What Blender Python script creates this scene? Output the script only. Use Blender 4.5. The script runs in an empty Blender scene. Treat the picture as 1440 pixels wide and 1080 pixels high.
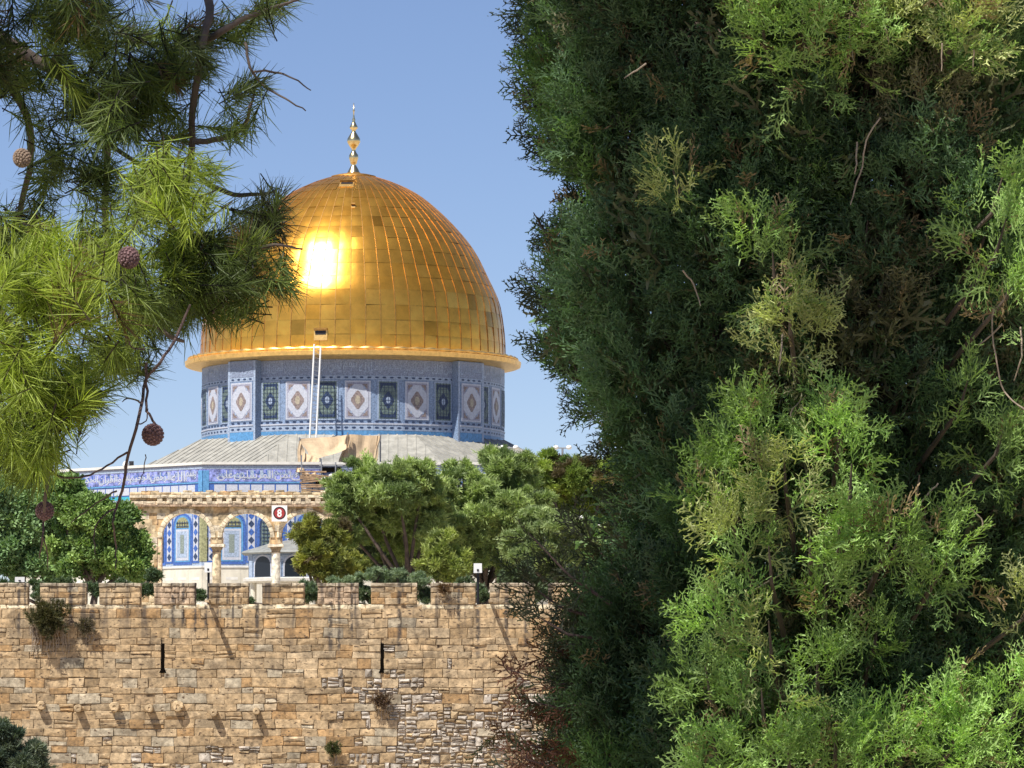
import bpy, math, random
import numpy as np
from mathutils import Vector, Matrix
random.seed(7)
rng = np.random.default_rng(11)
R = math.radians
S = bpy.context.scene
COL = S.collection

# ------------------------------------------------------------------ camera
F = 6500.0                     # focal length in photo pixels (1440 wide)
PITCH = math.atan(460 / F)
cam = bpy.data.cameras.new('camera')
cam.sensor_width = 36
cam.lens = 36 * F / 1440
cam.clip_start = 0.5
cam.clip_end = 20000
camo = bpy.data.objects.new('camera', cam)
COL.objects.link(camo)
camo.rotation_euler = (math.pi / 2 + PITCH, 0, 0)
S.camera = camo

# ------------------------------------------------------------------ sky + sun
SUN_EL, SUN_AZ = R(57), R(40)     # azimuth: to the left of straight behind the camera
sun_dir = Vector((-math.cos(SUN_EL) * math.sin(SUN_AZ), -math.cos(SUN_EL) * math.cos(SUN_AZ), math.sin(SUN_EL)))
W = bpy.data.worlds.new('World')
S.world = W
W.use_nodes = True
nt = W.node_tree
nt.nodes.clear()
sky = nt.nodes.new('ShaderNodeTexSky')
sky.sky_type = 'NISHITA'
sky.sun_disc = False
sky.sun_elevation = SUN_EL
sky.sun_rotation = math.atan2(sun_dir.x, sun_dir.y)
sky.altitude = 2500
sky.air_density = 1.0
sky.dust_density = 0.2
sky.ozone_density = 6.0
bgn = nt.nodes.new('ShaderNodeBackground')
bgn.inputs[1].default_value = 0.084
wo = nt.nodes.new('ShaderNodeOutputWorld')
tint = nt.nodes.new('ShaderNodeMix')
tint.data_type = 'RGBA'; tint.blend_type = 'MULTIPLY'; tint.inputs['Factor'].default_value = 1.0
tint.inputs['B'].default_value = (1.13, 0.97, 0.96, 1)
nt.links.new(sky.outputs[0], tint.inputs['A'])
nt.links.new(tint.outputs['Result'], bgn.inputs[0])
nt.links.new(bgn.outputs[0], wo.inputs[0])
sl = bpy.data.lights.new('sun', 'SUN')
sl.energy = 5.0
sl.angle = R(0.5)
sl.color = (1.0, 0.95, 0.86)
so = bpy.data.objects.new('sun', sl)
COL.objects.link(so)
so.rotation_euler = sun_dir.to_track_quat('Z', 'Y').to_euler()
S.view_settings.view_transform = 'Standard'
S.view_settings.look = 'None'
S.view_settings.gamma = 1
S.view_settings.exposure = 0.5

CP, SP = math.cos(PITCH), math.sin(PITCH)
def P(px, py, Y):
    """world point seen at photo pixel (px,py) at distance Y in front"""
    a = (px - 720) / F
    b = (540 - py) / F
    d = Vector((a, CP - b * SP, SP + b * CP))
    return d * (Y / d.y)

# ------------------------------------------------------------------ materials
MATS = {}
def nodes_of(m):
    return m.node_tree.nodes, m.node_tree.links
def base_mat(name, col, rough=0.8, metal=0.0, spec=None):
    m = bpy.data.materials.new(name)
    m.use_nodes = True
    b = m.node_tree.nodes['Principled BSDF']
    b.inputs['Base Color'].default_value = (*col, 1)
    b.inputs['Roughness'].default_value = rough
    b.inputs['Metallic'].default_value = metal
    if spec is not None:
        b.inputs['Specular IOR Level'].default_value = spec
    MATS[name] = m
    return m, b
def noisy(name, col, rough=0.8, amp=0.25, scale=3.0, bump=0.3, dist=0.02, metal=0.0, use_attr=False, detail=8, stretch=(1, 1, 1), spec=None):
    """principled with noise variation of colour and bump; optionally times the Col attribute"""
    m, b = base_mat(name, col, rough, metal, spec)
    n, l = nodes_of(m)
    tc = n.new('ShaderNodeTexCoord')
    mp = n.new('ShaderNodeMapping')
    mp.inputs['Scale'].default_value = stretch
    l.new(tc.outputs['Object'], mp.inputs[0])
    nz = n.new('ShaderNodeTexNoise')
    nz.inputs['Scale'].default_value = scale
    nz.inputs['Detail'].default_value = detail
    nz.inputs['Roughness'].default_value = 0.65
    l.new(mp.outputs[0], nz.inputs['Vector'])
    mr = n.new('ShaderNodeMapRange')
    mr.inputs['From Min'].default_value = 0.36
    mr.inputs['From Max'].default_value = 0.64
    mr.inputs['To Min'].default_value = 1 - amp
    mr.inputs['To Max'].default_value = 1 + amp
    l.new(nz.outputs['Fac'], mr.inputs['Value'])
    vm = n.new('ShaderNodeVectorMath')
    vm.operation = 'SCALE'
    l.new(mr.outputs[0], vm.inputs['Scale'])
    if use_attr:
        at = n.new('ShaderNodeAttribute')
        at.attribute_name = 'Col'
        l.new(at.outputs['Color'], vm.inputs[0])
    else:
        vm.inputs[0].default_value = col
    l.new(vm.outputs[0], b.inputs['Base Color'])
    bp = n.new('ShaderNodeBump')
    bp.inputs['Strength'].default_value = bump
    bp.inputs['Distance'].default_value = dist
    l.new(nz.outputs['Fac'], bp.inputs['Height'])
    l.new(bp.outputs[0], b.inputs['Normal'])
    return m, b, vm
def foliage(name, trans=0.3, gain=1.0, rough=0.55):
    m, b = base_mat(name, (0.07, 0.1, 0.03), rough, 0, 0.35)
    n, l = nodes_of(m)
    at = n.new('ShaderNodeAttribute')
    at.attribute_name = 'Col'
    l.new(at.outputs['Color'], b.inputs['Base Color'])
    tr = n.new('ShaderNodeBsdfTranslucent')
    vm = n.new('ShaderNodeVectorMath')
    vm.operation = 'MULTIPLY'
    vm.inputs[1].default_value = (1.3 * gain, 1.5 * gain, 0.6 * gain)
    l.new(at.outputs['Color'], vm.inputs[0])
    l.new(vm.outputs[0], tr.inputs['Color'])
    mx = n.new('ShaderNodeMixShader')
    mx.inputs[0].default_value = trans
    l.new(b.outputs[0], mx.inputs[1])
    l.new(tr.outputs[0], mx.inputs[2])
    l.new(mx.outputs[0], n['Material Output'].inputs[0])
    return m

foliage('needles', 0.35)
foliage('cypress_leaf', 0.33)
foliage('far_leaf', 0.2)
noisy('bark', (0.13, 0.10, 0.08), 0.9, 0.4, 30, 0.6, 0.01)
noisy('dark_bark', (0.10, 0.075, 0.06), 0.9, 0.4, 4, 0.6, 0.02)
noisy('twig', (0.30, 0.24, 0.18), 0.9, 0.3, 60, 0.4, 0.003)
noisy('dark_twig', (0.085, 0.055, 0.05), 0.9, 0.3, 60, 0.4, 0.003)
noisy('cone', (0.16, 0.09, 0.09), 0.75, 0.3, 60, 0.4, 0.004)
noisy('cone_pale', (0.24, 0.17, 0.12), 0.75, 0.3, 60, 0.4, 0.004)
noisy('soil', (0.42, 0.34, 0.24), 0.95, 0.35, 0.6, 0.5, 0.1)
noisy('paving', (0.52, 0.46, 0.36), 0.9, 0.15, 0.9, 0.3, 0.02)
noisy('mortar', (0.34, 0.245, 0.145), 0.95, 0.6, 5, 0.8, 0.03)
noisy('arcade_stone', (0.50, 0.40, 0.26), 0.9, 0.5, 3.0, 0.8, 0.05, use_attr=True)
noisy('lead', (0.33, 0.32, 0.285), 0.6, 0.22, 1.6, 0.3, 0.02, metal=0.1)
noisy('grey_lead', (0.24, 0.25, 0.24), 0.6, 0.2, 2, 0.3, 0.02)
noisy('white_stone', (0.62, 0.60, 0.56), 0.7, 0.1, 3, 0.2, 0.01)
noisy('marble', (0.60, 0.56, 0.47), 0.5, 0.12, 1.5, 0.1, 0.01, stretch=(1, 1, .5))
noisy('tile_pale', (0.31, 0.38, 0.50), 0.42, 0.30, 9, 0.15, 0.01)
noisy('tile_grey', (0.20, 0.27, 0.40), 0.42, 0.45, 12, 0.15, 0.01)
noisy('tile_text', (0.22, 0.26, 0.36), 0.42, 0.45, 12, 0.15, 0.01)
noisy('tile_white', (0.46, 0.48, 0.55), 0.4, 0.14, 8, 0.1, 0.01)
noisy('tile_lilac', (0.29, 0.29, 0.37), 0.45, 0.35, 14, 0.1, 0.01)
noisy('tile_sky', (0.10, 0.27, 0.50), 0.4, 0.25, 6, 0.1, 0.01)
noisy('tile_blue', (0.05, 0.12, 0.38), 0.4, 0.35, 9, 0.1, 0.01)
noisy('tile_violet', (0.20, 0.23, 0.50), 0.4, 0.7, 3.2, 0.1, 0.01)
noisy('tile_navy', (0.03, 0.05, 0.11), 0.35, 0.5, 9, 0.1, 0.01)
noisy('tile_turq', (0.05, 0.36, 0.46), 0.4, 0.25, 9, 0.1, 0.01)
noisy('tile_green', (0.15, 0.20, 0.18), 0.4, 0.5, 12, 0.1, 0.01)
noisy('tile_yellow', (0.28, 0.28, 0.15), 0.5, 0.4, 9, 0.1, 0.01)
noisy('tile_brown', (0.24, 0.19, 0.18), 0.5, 0.4, 9, 0.1, 0.01)
noisy('tile_tan', (0.38, 0.33, 0.25), 0.5, 0.3, 9, 0.1, 0.01)
noisy('grille_grey', (0.20, 0.24, 0.22), 0.6, 0.4, 14, 0.3, 0.02)
base_mat('hollow', (0.006, 0.005, 0.004), 1.0, 0, 0)
base_mat('dark_glass', (0.01, 0.013, 0.02), 0.15)
base_mat('ladder_paint', (0.78, 0.77, 0.74), 0.5)
base_mat('lamp_white', (0.82, 0.82, 0.80), 0.5)
base_mat('sign_white', (0.82, 0.78, 0.76), 0.6)
base_mat('sign_red', (0.33, 0.03, 0.03), 0.6)
base_mat('dark_metal', (0.03, 0.03, 0.035), 0.5, 0.5)
base_mat('grey_metal', (0.30, 0.31, 0.33), 0.45, 0.6)
noisy('canvas', (0.56, 0.42, 0.27), 0.9, 0.12, 2, 0.4, 0.05)
noisy('wood', (0.34, 0.22, 0.13), 0.9, 0.3, 3, 0.4, 0.03)
noisy('spire_gold', (0.80, 0.62, 0.32), 0.28, 0.1, 6, 0.2, 0.01, metal=1.0)
noisy('plastic_blue', (0.08, 0.2, 0.45), 0.5, 0.2, 3, 0.1, 0.01)

# gold panels: per-panel tone comes from Col
m, b, vm = noisy('gold', (0.83, 0.42, 0.05), 0.275, 0.14, 0.9, 0.25, 0.03, metal=0.88, use_attr=True)
noisy('gold_trim', (0.90, 0.58, 0.20), 0.42, 0.15, 3, 0.4, 0.03, metal=0.85)
noisy('gold_seam', (0.36, 0.20, 0.06), 0.6, 0.25, 3, 0.2, 0.02, metal=0.9)

# wall masonry: stone tone from Col, water stains with their own shape
def masonry():
    m, b, vm = noisy('masonry', (0.5, 0.36, 0.18), 0.92, 0.36, 4.2, 0.9, 0.038, use_attr=True, detail=12)
    n, l = nodes_of(m)
    tc = n.new('ShaderNodeTexCoord')
    mp = n.new('ShaderNodeMapping')
    mp.inputs['Scale'].default_value = (2.3, 0.5, 0.22)
    l.new(tc.outputs['Object'], mp.inputs[0])
    nz = n.new('ShaderNodeTexNoise')
    nz.inputs['Scale'].default_value = 1.0
    nz.inputs['Detail'].default_value = 5
    l.new(mp.outputs[0], nz.inputs['Vector'])
    r1 = n.new('ShaderNodeMapRange')
    r1.inputs['From Min'].default_value = 0.52
    r1.inputs['From Max'].default_value = 0.64
    l.new(nz.outputs['Fac'], r1.inputs['Value'])
    sep = n.new('ShaderNodeSeparateXYZ')
    l.new(tc.outputs['Object'], sep.inputs[0])
    r2 = n.new('ShaderNodeMapRange')      # only down to some metres under the crest
    r2.inputs['From Min'].default_value = 2.2
    r2.inputs['From Max'].default_value = 4.6
    l.new(sep.outputs['Z'], r2.inputs['Value'])
    mu = n.new('ShaderNodeMath'); mu.operation = 'MULTIPLY'
    l.new(r1.outputs[0], mu.inputs[0]); l.new(r2.outputs[0], mu.inputs[1])
    last = mu.outputs[0]
    n2 = n.new('ShaderNodeTexNoise'); n2.inputs['Scale'].default_value = 3.5; n2.inputs['Detail'].default_value = 6
    l.new(tc.outputs['Object'], n2.inputs['Vector'])
    for px, w, z0 in ((244, .09, 3.4), (258, .07, 3.3), (275, .06, 3.0), (290, .06, 3.3), (328, .05, 3.3), (362, .08, 2.8), (465, .10, 2.3), (477, .06, 2.3),
                      (495, .06, 2.9), (562, .10, 2.4), (645, .06, 3.3), (672, .09, 2.1), (712, .08, 3.0), (740, .09, 2.0), (27, .07, 3.0), (36, .05, 4.3), (100, .10, 3.4), (130, .12, 3.1)):
        x0 = (px - 720) * 200 / F
        s = n.new('ShaderNodeMath'); s.operation = 'SUBTRACT'; s.inputs[1].default_value = x0
        l.new(sep.outputs['X'], s.inputs[0])
        a = n.new('ShaderNodeMath'); a.operation = 'ABSOLUTE'; l.new(s.outputs[0], a.inputs[0])
        g = n.new('ShaderNodeMapRange'); g.inputs['From Min'].default_value = w * 1.5; g.inputs['From Max'].default_value = w * .5
        l.new(a.outputs[0], g.inputs['Value'])
        h = n.new('ShaderNodeMapRange'); h.inputs['From Min'].default_value = z0; h.inputs['From Max'].default_value = z0 + .5
        l.new(sep.outputs['Z'], h.inputs['Value'])
        q = n.new('ShaderNodeMath'); q.operation = 'MULTIPLY'
        l.new(g.outputs[0], q.inputs[0]); l.new(h.outputs[0], q.inputs[1])
        k = n.new('ShaderNodeMapRange'); k.inputs['From Min'].default_value = .40; k.inputs['From Max'].default_value = .50
        l.new(n2.outputs['Fac'], k.inputs['Value'])
        q2 = n.new('ShaderNodeMath'); q2.operation = 'MULTIPLY'
        l.new(q.outputs[0], q2.inputs[0]); l.new(k.outputs[0], q2.inputs[1])
        mxn = n.new('ShaderNodeMath'); mxn.operation = 'MAXIMUM'
        l.new(last, mxn.inputs[0]); l.new(q2.outputs[0], mxn.inputs[1])
        last = mxn.outputs[0]
    mix = n.new('ShaderNodeMix'); mix.data_type = 'RGBA'
    f = n.new('ShaderNodeMath'); f.operation = 'MULTIPLY'; f.inputs[1].default_value = 0.86
    l.new(last, f.inputs[0])
    l.new(f.outputs[0], mix.inputs['Factor'])
    big = n.new('ShaderNodeTexNoise'); big.inputs['Scale'].default_value = .8; big.inputs['Detail'].default_value = 9; big.inputs['Roughness'].default_value = .72
    l.new(tc.outputs['Object'], big.inputs['Vector'])
    bm = n.new('ShaderNodeMapRange'); bm.inputs['From Min'].default_value = .38; bm.inputs['From Max'].default_value = .62; bm.inputs['To Min'].default_value = .72; bm.inputs['To Max'].default_value = 1.22
    l.new(big.outputs['Fac'], bm.inputs['Value'])
    vb = n.new('ShaderNodeVectorMath'); vb.operation = 'SCALE'
    l.new(vm.outputs[0], vb.inputs[0]); l.new(bm.outputs[0], vb.inputs['Scale'])
    wn = n.new('ShaderNodeTexNoise'); wn.inputs['Scale'].default_value = 1.9; wn.inputs['Detail'].default_value = 12; wn.inputs['Roughness'].default_value = .75
    l.new(tc.outputs['Object'], wn.inputs['Vector'])
    wr = n.new('ShaderNodeMapRange'); wr.inputs['From Min'].default_value = .50; wr.inputs['From Max'].default_value = .62; wr.inputs['To Max'].default_value = .6; l.new(wn.outputs['Fac'], wr.inputs['Value'])
    wm = n.new('ShaderNodeMix'); wm.data_type = 'RGBA'; l.new(wr.outputs[0], wm.inputs['Factor']); l.new(vb.outputs[0], wm.inputs['A']); wm.inputs['B'].default_value = (.17, .125, .08, 1)
    vb = wm
    # pits and eroded joints
    pit = n.new('ShaderNodeTexNoise'); pit.inputs['Scale'].default_value = 4.2; pit.inputs['Detail'].default_value = 3
    mp2 = n.new('ShaderNodeMapping'); mp2.inputs['Scale'].default_value = (1, 1, 2.2); l.new(tc.outputs['Object'], mp2.inputs[0]); l.new(mp2.outputs[0], pit.inputs['Vector'])
    pr = n.new('ShaderNodeMapRange'); pr.inputs['From Min'].default_value = .61; pr.inputs['From Max'].default_value = .66; l.new(pit.outputs['Fac'], pr.inputs['Value'])
    pm = n.new('ShaderNodeMix'); pm.data_type = 'RGBA'; l.new(pr.outputs[0], pm.inputs['Factor']); l.new(vb.outputs['Result'], pm.inputs['A']); pm.inputs['B'].default_value = (.10, .065, .04, 1)
    l.new(pm.outputs['Result'], mix.inputs['A'])
    mix.inputs['B'].default_value = (0.06, 0.05, 0.045, 1)
    l.new(mix.outputs['Result'], b.inputs['Base Color'])
masonry()

# ------------------------------------------------------------------ builders
class MB:
    def __init__(s):
        s.v = []; s.f = []; s.m = []; s.c = []; s.mats = []
    def mi(s, name):
        if name not in s.mats: s.mats.append(name)
        return s.mats.index(name)
    def add(s, verts, faces, mat, col=(1, 1, 1)):
        o = len(s.v)
        s.v += [tuple(v) for v in verts]
        k = s.mi(mat)
        for f in faces:
            s.f.append(tuple(i + o for i in f)); s.m.append(k); s.c.append(col)
    def box(s, x0, x1, y0, y1, z0, z1, mat, col=(1, 1, 1), M=None, jit=0.0):
        v = [Vector((x, y, z)) for x in (x0, x1) for y in (y0, y1) for z in (z0, z1)]
        if jit: v = [p + Vector((random.uniform(-jit, jit) for _ in range(3))) for p in v]
        if M is not None: v = [M @ p for p in v]
        s.add(v, [(0, 1, 3, 2), (4, 6, 7, 5), (0, 4, 5, 1), (2, 3, 7, 6), (0, 2, 6, 4), (1, 5, 7, 3)], mat, col)
    def stone(s, x0, x1, z0, z1, y, dep, mat, col, bev=0.03, jit=0.015, tilt=0.02):
        """rough hewn block: bevelled front, slightly uneven"""
        w = (x1 - x0); h = z1 - z0; bv = min(bev, w * .3, h * .3)
        j = lambda a=jit: random.uniform(-a, a)
        dz, dx = random.uniform(-tilt, tilt), random.uniform(-tilt, tilt)
        back = [(x0 + j(), y + dep, z0 + j()), (x1 + j(), y + dep, z0 + j()), (x1 + j(), y + dep, z1 + j()), (x0 + j(), y + dep, z1 + j())]
        mid = [(p[0], y + bv * 0.9, p[2]) for p in back]
        fr = [(x0 + bv + j(), y - dx - dz + j(.008), z0 + bv + j()), (x1 - bv + j(), y + dx - dz + j(.008), z0 + bv + j()),
              (x1 - bv + j(), y + dx + dz + j(.008), z1 - bv + j()), (x0 + bv + j(), y - dx + dz + j(.008), z1 - bv + j())]
        c = ((x0 + x1) / 2 + j(.1 * w), y - bv * .5 + j(.02), (z0 + z1) / 2 + j(.1 * h))
        v = back + mid + fr + [c]
        f = []
        for i in range(4):
            k = (i + 1) % 4
            f += [(i, k, 4 + k, 4 + i), (4 + i, 4 + k, 8 + k, 8 + i), (8 + i, 8 + k, 12)]
        s.add(v, f, mat, col)
    def tube(s, pts, radii, mat, n=8, cap=True, col=(1, 1, 1)):
        pts = [Vector(p) for p in pts]
        if not isinstance(radii, (list, tuple)): radii = [radii] * len(pts)
        vs = []; prev = None
        for i, p in enumerate(pts):
            d = (pts[min(i + 1, len(pts) - 1)] - pts[max(i - 1, 0)])
            d = d.normalized() if d.length > 1e-9 else Vector((0, 0, 1))
            if prev is None:
                u = d.orthogonal().normalized()
            else:
                u = (prev - d * prev.dot(d))
                u = u.normalized() if u.length > 1e-6 else d.orthogonal().normalized()
            prev = u
            w = d.cross(u)
            for k in range(n):
                a = 2 * math.pi * k / n
                vs.append(p + (u * math.cos(a) + w * math.sin(a)) * radii[i])
        fs = []
        for i in range(len(pts) - 1):
            for k in range(n):
                k2 = (k + 1) % n
                fs.append((i * n + k, i * n + k2, (i + 1) * n + k2, (i + 1) * n + k))
        if cap:
            fs.append(tuple(range(n - 1, -1, -1)))
            fs.append(tuple((len(pts) - 1) * n + k for k in range(n)))
        s.add(vs, fs, mat, col)
    def lathe(s, prof, c, mat, n=24, col=(1, 1, 1), a0=0.0):
        vs = []; fs = []
        for r, z in prof:
            for k in range(n):
                a = a0 + 2 * math.pi * k / n
                vs.append((c[0] + r * math.cos(a), c[1] + r * math.sin(a), c[2] + z))
        for i in range(len(prof) - 1):
            for k in range(n):
                k2 = (k + 1) % n
                fs.append((i * n + k, i * n + k2, (i + 1) * n + k2, (i + 1) * n + k))
        fs.append(tuple(range(n - 1, -1, -1)))
        fs.append(tuple((len(prof) - 1) * n + k for k in range(n)))
        s.add(vs, fs, mat, col)
    def build(s, name, parent=None, smooth=False):
        me = bpy.data.meshes.new(name)
        me.from_pydata(s.v, [], s.f)
        for mn in s.mats: me.materials.append(MATS[mn])
        me.polygons.foreach_set('material_index', s.m)
        at = me.color_attributes.new('Col', 'FLOAT_COLOR', 'CORNER')
        cc = []
        for f, c in zip(s.f, s.c): cc += [c[0], c[1], c[2], 1.0] * len(f)
        at.data.foreach_set('color', cc)
        if smooth: me.polygons.foreach_set('use_smooth', [True] * len(me.polygons))
        me.update()
        o = bpy.data.objects.new(name, me)
        COL.objects.link(o)
        if parent is not None: par(o, parent)
        return o

def par(o, parent):
    """parent keeping world coordinates (parents here are unrotated, unscaled)"""
    o.parent = parent
    off = Vector((0, 0, 0)); q = parent
    while q is not None:
        off += q.location; q = q.parent
    o.location = o.location - off
def tag(o, label=None, cat=None, group=None, kind=None):
    if label: o['label'] = label
    if cat: o['category'] = cat
    if group: o['group'] = group
    if kind: o['kind'] = kind
    return o
def thing(name, loc, label, cat, group=None):
    o = bpy.data.objects.new(name, None)
    o.empty_display_size = 0.3
    o.location = loc
    COL.objects.link(o)
    return tag(o, label, cat, group)
def struct(o):
    o['kind'] = 'structure'
    return o

def mesh_np(name, V, Q, C, mat, parent=None):
    """V (n,3), Q (m,4) quads, C (n,3) point colours"""
    me = bpy.data.meshes.new(name)
    me.vertices.add(len(V)); me.loops.add(Q.size); me.polygons.add(len(Q))
    me.vertices.foreach_set('co', V.astype(np.float32).ravel())
    me.loops.foreach_set('vertex_index', Q.astype(np.int32).ravel())
    me.polygons.foreach_set('loop_start', np.arange(0, Q.size, 4, dtype=np.int32))
    me.polygons.foreach_set('loop_total', np.full(len(Q), 4, dtype=np.int32))
    at = me.color_attributes.new('Col', 'FLOAT_COLOR', 'POINT')
    at.data.foreach_set('color', np.concatenate([C, np.ones((len(C), 1))], 1).astype(np.float32).ravel())
    me.materials.append(MATS[mat])
    me.update(calc_edges=True)
    o = bpy.data.objects.new(name, me)
    COL.objects.link(o)
    if parent is not None: par(o, parent)
    return o

def unit(a):
    return a / np.maximum(np.linalg.norm(a, axis=-1, keepdims=True), 1e-9)
def frames(D):
    """rotation matrices (n,3,3) whose columns are x,y,z with z = D and a random roll"""
    D = unit(D)
    r = rng.normal(size=D.shape)
    X = unit(np.cross(r, D))
    Y = np.cross(D, X)
    return np.stack([X, Y, D], -1)
def scatter(templates, pos, dirs, scale, cols, roll=None):
    """templates: list of (V,Q,shade) ; returns V,Q,C"""
    Vs, Qs, Cs = [], [], []
    off = 0
    n = len(pos)
    pick = rng.integers(0, len(templates), n)
    Fm = frames(dirs) if roll is None else roll
    for t, (tv, tq, ts) in enumerate(templates):
        idx = np.where(pick == t)[0]
        if len(idx) == 0: continue
        sc = scale[idx][:, None, None]
        V = np.einsum('nij,kj->nki', Fm[idx], tv) * sc + pos[idx][:, None, :]
        C = cols[idx][:, None, :] * ts[None, :, :]
        Q = tq[None] + (np.arange(len(idx)) * len(tv))[:, None, None] + off
        Vs.append(V.reshape(-1, 3)); Cs.append(C.reshape(-1, 3)); Qs.append(Q.reshape(-1, 4))
        off += len(idx) * len(tv)
    return np.concatenate(Vs), np.concatenate(Qs), np.concatenate(Cs)
def join_np(parts):
    V, Q, C, off = [], [], [], 0
    for v, q, c in parts:
        V.append(v); Q.append(q + off); C.append(c); off += len(v)
    return np.concatenate(V), np.concatenate(Q), np.concatenate(C)
def ribbon(p0, p1, w0, w1, side):
    s = unit(side)
    return np.array([p0 - s * w0, p0 + s * w0, p1 + s * w1, p1 - s * w1])

# ================================================================== SETTING
def make_ground():
    ys = [(-60, -1.9), (-20, -1.8), (0, -1.75), (12, -1.8), (25, -2.2), (45, -6), (80, -13), (120, -15), (150, -12), (180, -8), (199.6, -6.2),
          (200.9, 3.3), (230, 3.5), (293, 3.7), (440, 3.6), (520, -8), (800, -45), (2000, -70), (9000, -70)]
    xs = [-6000, -1500, -400, -150, -60, -30, -15, -6, -2, 2, 6, 15, 30, 60, 150, 400, 1500, 6000]
    b = MB(); v = []; f = []
    for y, z in ys:
        for x in xs:
            v.append((x, y, z + (math.sin(x * .13 + y * .07) * .25 if y < 190 and y > 30 else 0)))
    nx = len(xs)
    for j in range(len(ys) - 1):
        for i in range(nx - 1):
            f.append((j * nx + i, j * nx + i + 1, (j + 1) * nx + i + 1, (j + 1) * nx + i))
    b.add(v, f, 'soil')
    struct(b.build('ground'))
    b = MB()
    b.box(-95, 75, 294.5, 430, 3.4, 5.5, 'paving')
    for k in range(6):
        b.box(-40, 20, 294.5 - .35 * (6 - k), 294.5 - .35 * (5 - k) , 3.4, 3.75 + .29 * k, 'paving')
    struct(b.build('raised_pavement'))
make_ground()

# ================================================================== ARABIC LETTERING
FORMS = {'\u0627': ('\ufe8d', '\ufe8e', None, None), '\u0628': ('\ufe8f', '\ufe90', '\ufe91', '\ufe92'), '\u062d': ('\ufea1', '\ufea2', '\ufea3', '\ufea4'),
         '\u0631': ('\ufead', '\ufeae', None, None), '\u0633': ('\ufeb1', '\ufeb2', '\ufeb3', '\ufeb4'), '\u0635': ('\ufeb9', '\ufeba', '\ufebb', '\ufebc'),
         '\u0637': ('\ufec1', '\ufec2', '\ufec3', '\ufec4'), '\u0639': ('\ufec9', '\ufeca', '\ufecb', '\ufecc'), '\u0642': ('\ufed5', '\ufed6', '\ufed7', '\ufed8'),
         '\u0643': ('\ufed9', '\ufeda', '\ufedb', '\ufedc'), '\u0644': ('\ufedd', '\ufede', '\ufedf', '\ufee0'), '\u0645': ('\ufee1', '\ufee2', '\ufee3', '\ufee4'),
         '\u0646': ('\ufee5', '\ufee6', '\ufee7', '\ufee8'), '\u0647': ('\ufee9', '\ufeea', '\ufeeb', '\ufeec'), '\u0648': ('\ufeed', '\ufeee', None, None),
         '\u0649': ('\ufeef', '\ufef0', None, None), '\u064a': ('\ufef1', '\ufef2', '\ufef3', '\ufef4'), '\u062a': ('\ufe95', '\ufe96', '\ufe97', '\ufe98')}
def shape_word(w):
    out = []
    for i, ch in enumerate(w):
        fo = FORMS[ch]
        prev = i > 0 and FORMS[w[i - 1]][2] is not None
        nxt = i < len(w) - 1 and fo[2] is not None
        out.append(fo[3] if prev and nxt else fo[1] if prev else fo[2] if nxt else fo[0])
    return ''.join(reversed(out))
WORDS = ['\u0628\u0633\u0645', '\u0627\u0644\u0644\u0647', '\u0627\u0644\u0631\u062d\u0645\u0646', '\u0627\u0644\u0631\u062d\u064a\u0645', '\u064a\u0633',
         '\u0648\u0627\u0644\u0642\u0631\u0627\u0646', '\u0627\u0644\u062d\u0643\u064a\u0645', '\u0627\u0646\u0643', '\u0644\u0645\u0646', '\u0627\u0644\u0645\u0631\u0633\u0644\u064a\u0646',
         '\u0639\u0644\u0649', '\u0635\u0631\u0627\u0637', '\u0645\u0633\u062a\u0642\u064a\u0645']
_tc = {}
def text_mesh(s, bold=0.012):
    if s in _tc: return _tc[s]
    c = bpy.data.curves.new('lettering', 'FONT'); c.body = s; c.resolution_u = 2; c.offset = bold
    o = bpy.data.objects.new('lettering', c); COL.objects.link(o)
    dg = bpy.context.evaluated_depsgraph_get()
    me = bpy.data.meshes.new_from_object(o.evaluated_get(dg))
    vs = [tuple(v.co) for v in me.vertices]; fs = [tuple(p.vertices) for p in me.polygons]
    bpy.data.objects.remove(o); bpy.data.curves.remove(c); bpy.data.meshes.remove(me)
    x0 = min(v[0] for v in vs); x1 = max(v[0] for v in vs); y0 = min(v[1] for v in vs); y1 = max(v[1] for v in vs)
    vs = [((v[0] - x0), (v[1] - y0)) for v in vs]
    _tc[s] = (vs, fs, x1 - x0, y1 - y0)
    return _tc[s]

class Facet:
    """flat facade frame: u along the wall, z up, n outwards"""
    def __init__(s, c, th, apo):
        s.N = Vector((math.sin(th), -math.cos(th), 0)); s.U = Vector((math.cos(th), math.sin(th), 0))
        s.O = Vector((c[0], c[1], 0)) + s.N * apo
    def p(s, u, z, n=0.0):
        return s.O + s.U * u + s.N * n + Vector((0, 0, z))
    def poly(s, b, pts, n, mat, n0=-0.02, col=(1, 1, 1)):
        k = len(pts)
        v = [s.p(u, z, n) for u, z in pts] + [s.p(u, z, n0) for u, z in pts]
        f = [tuple(range(k))] + [(i, (i + 1) % k, k + (i + 1) % k, k + i) for i in range(k)]
        b.add(v, f, mat, col)
    def rect(s, b, u0, u1, z0, z1, n, mat, n0=-0.02, col=(1, 1, 1)):
        s.poly(b, [(u0, z0), (u1, z0), (u1, z1), (u0, z1)], n, mat, n0, col)
    def text(s, b, word, u, z0, w, h, n, mat):
        vs, fs, tw, thh = text_mesh(word)
        s_ = w / tw; t_ = h / thh
        b.add([s.p(u + x * s_, z0 + y * t_, n) for x, y in vs], fs, mat)

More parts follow.
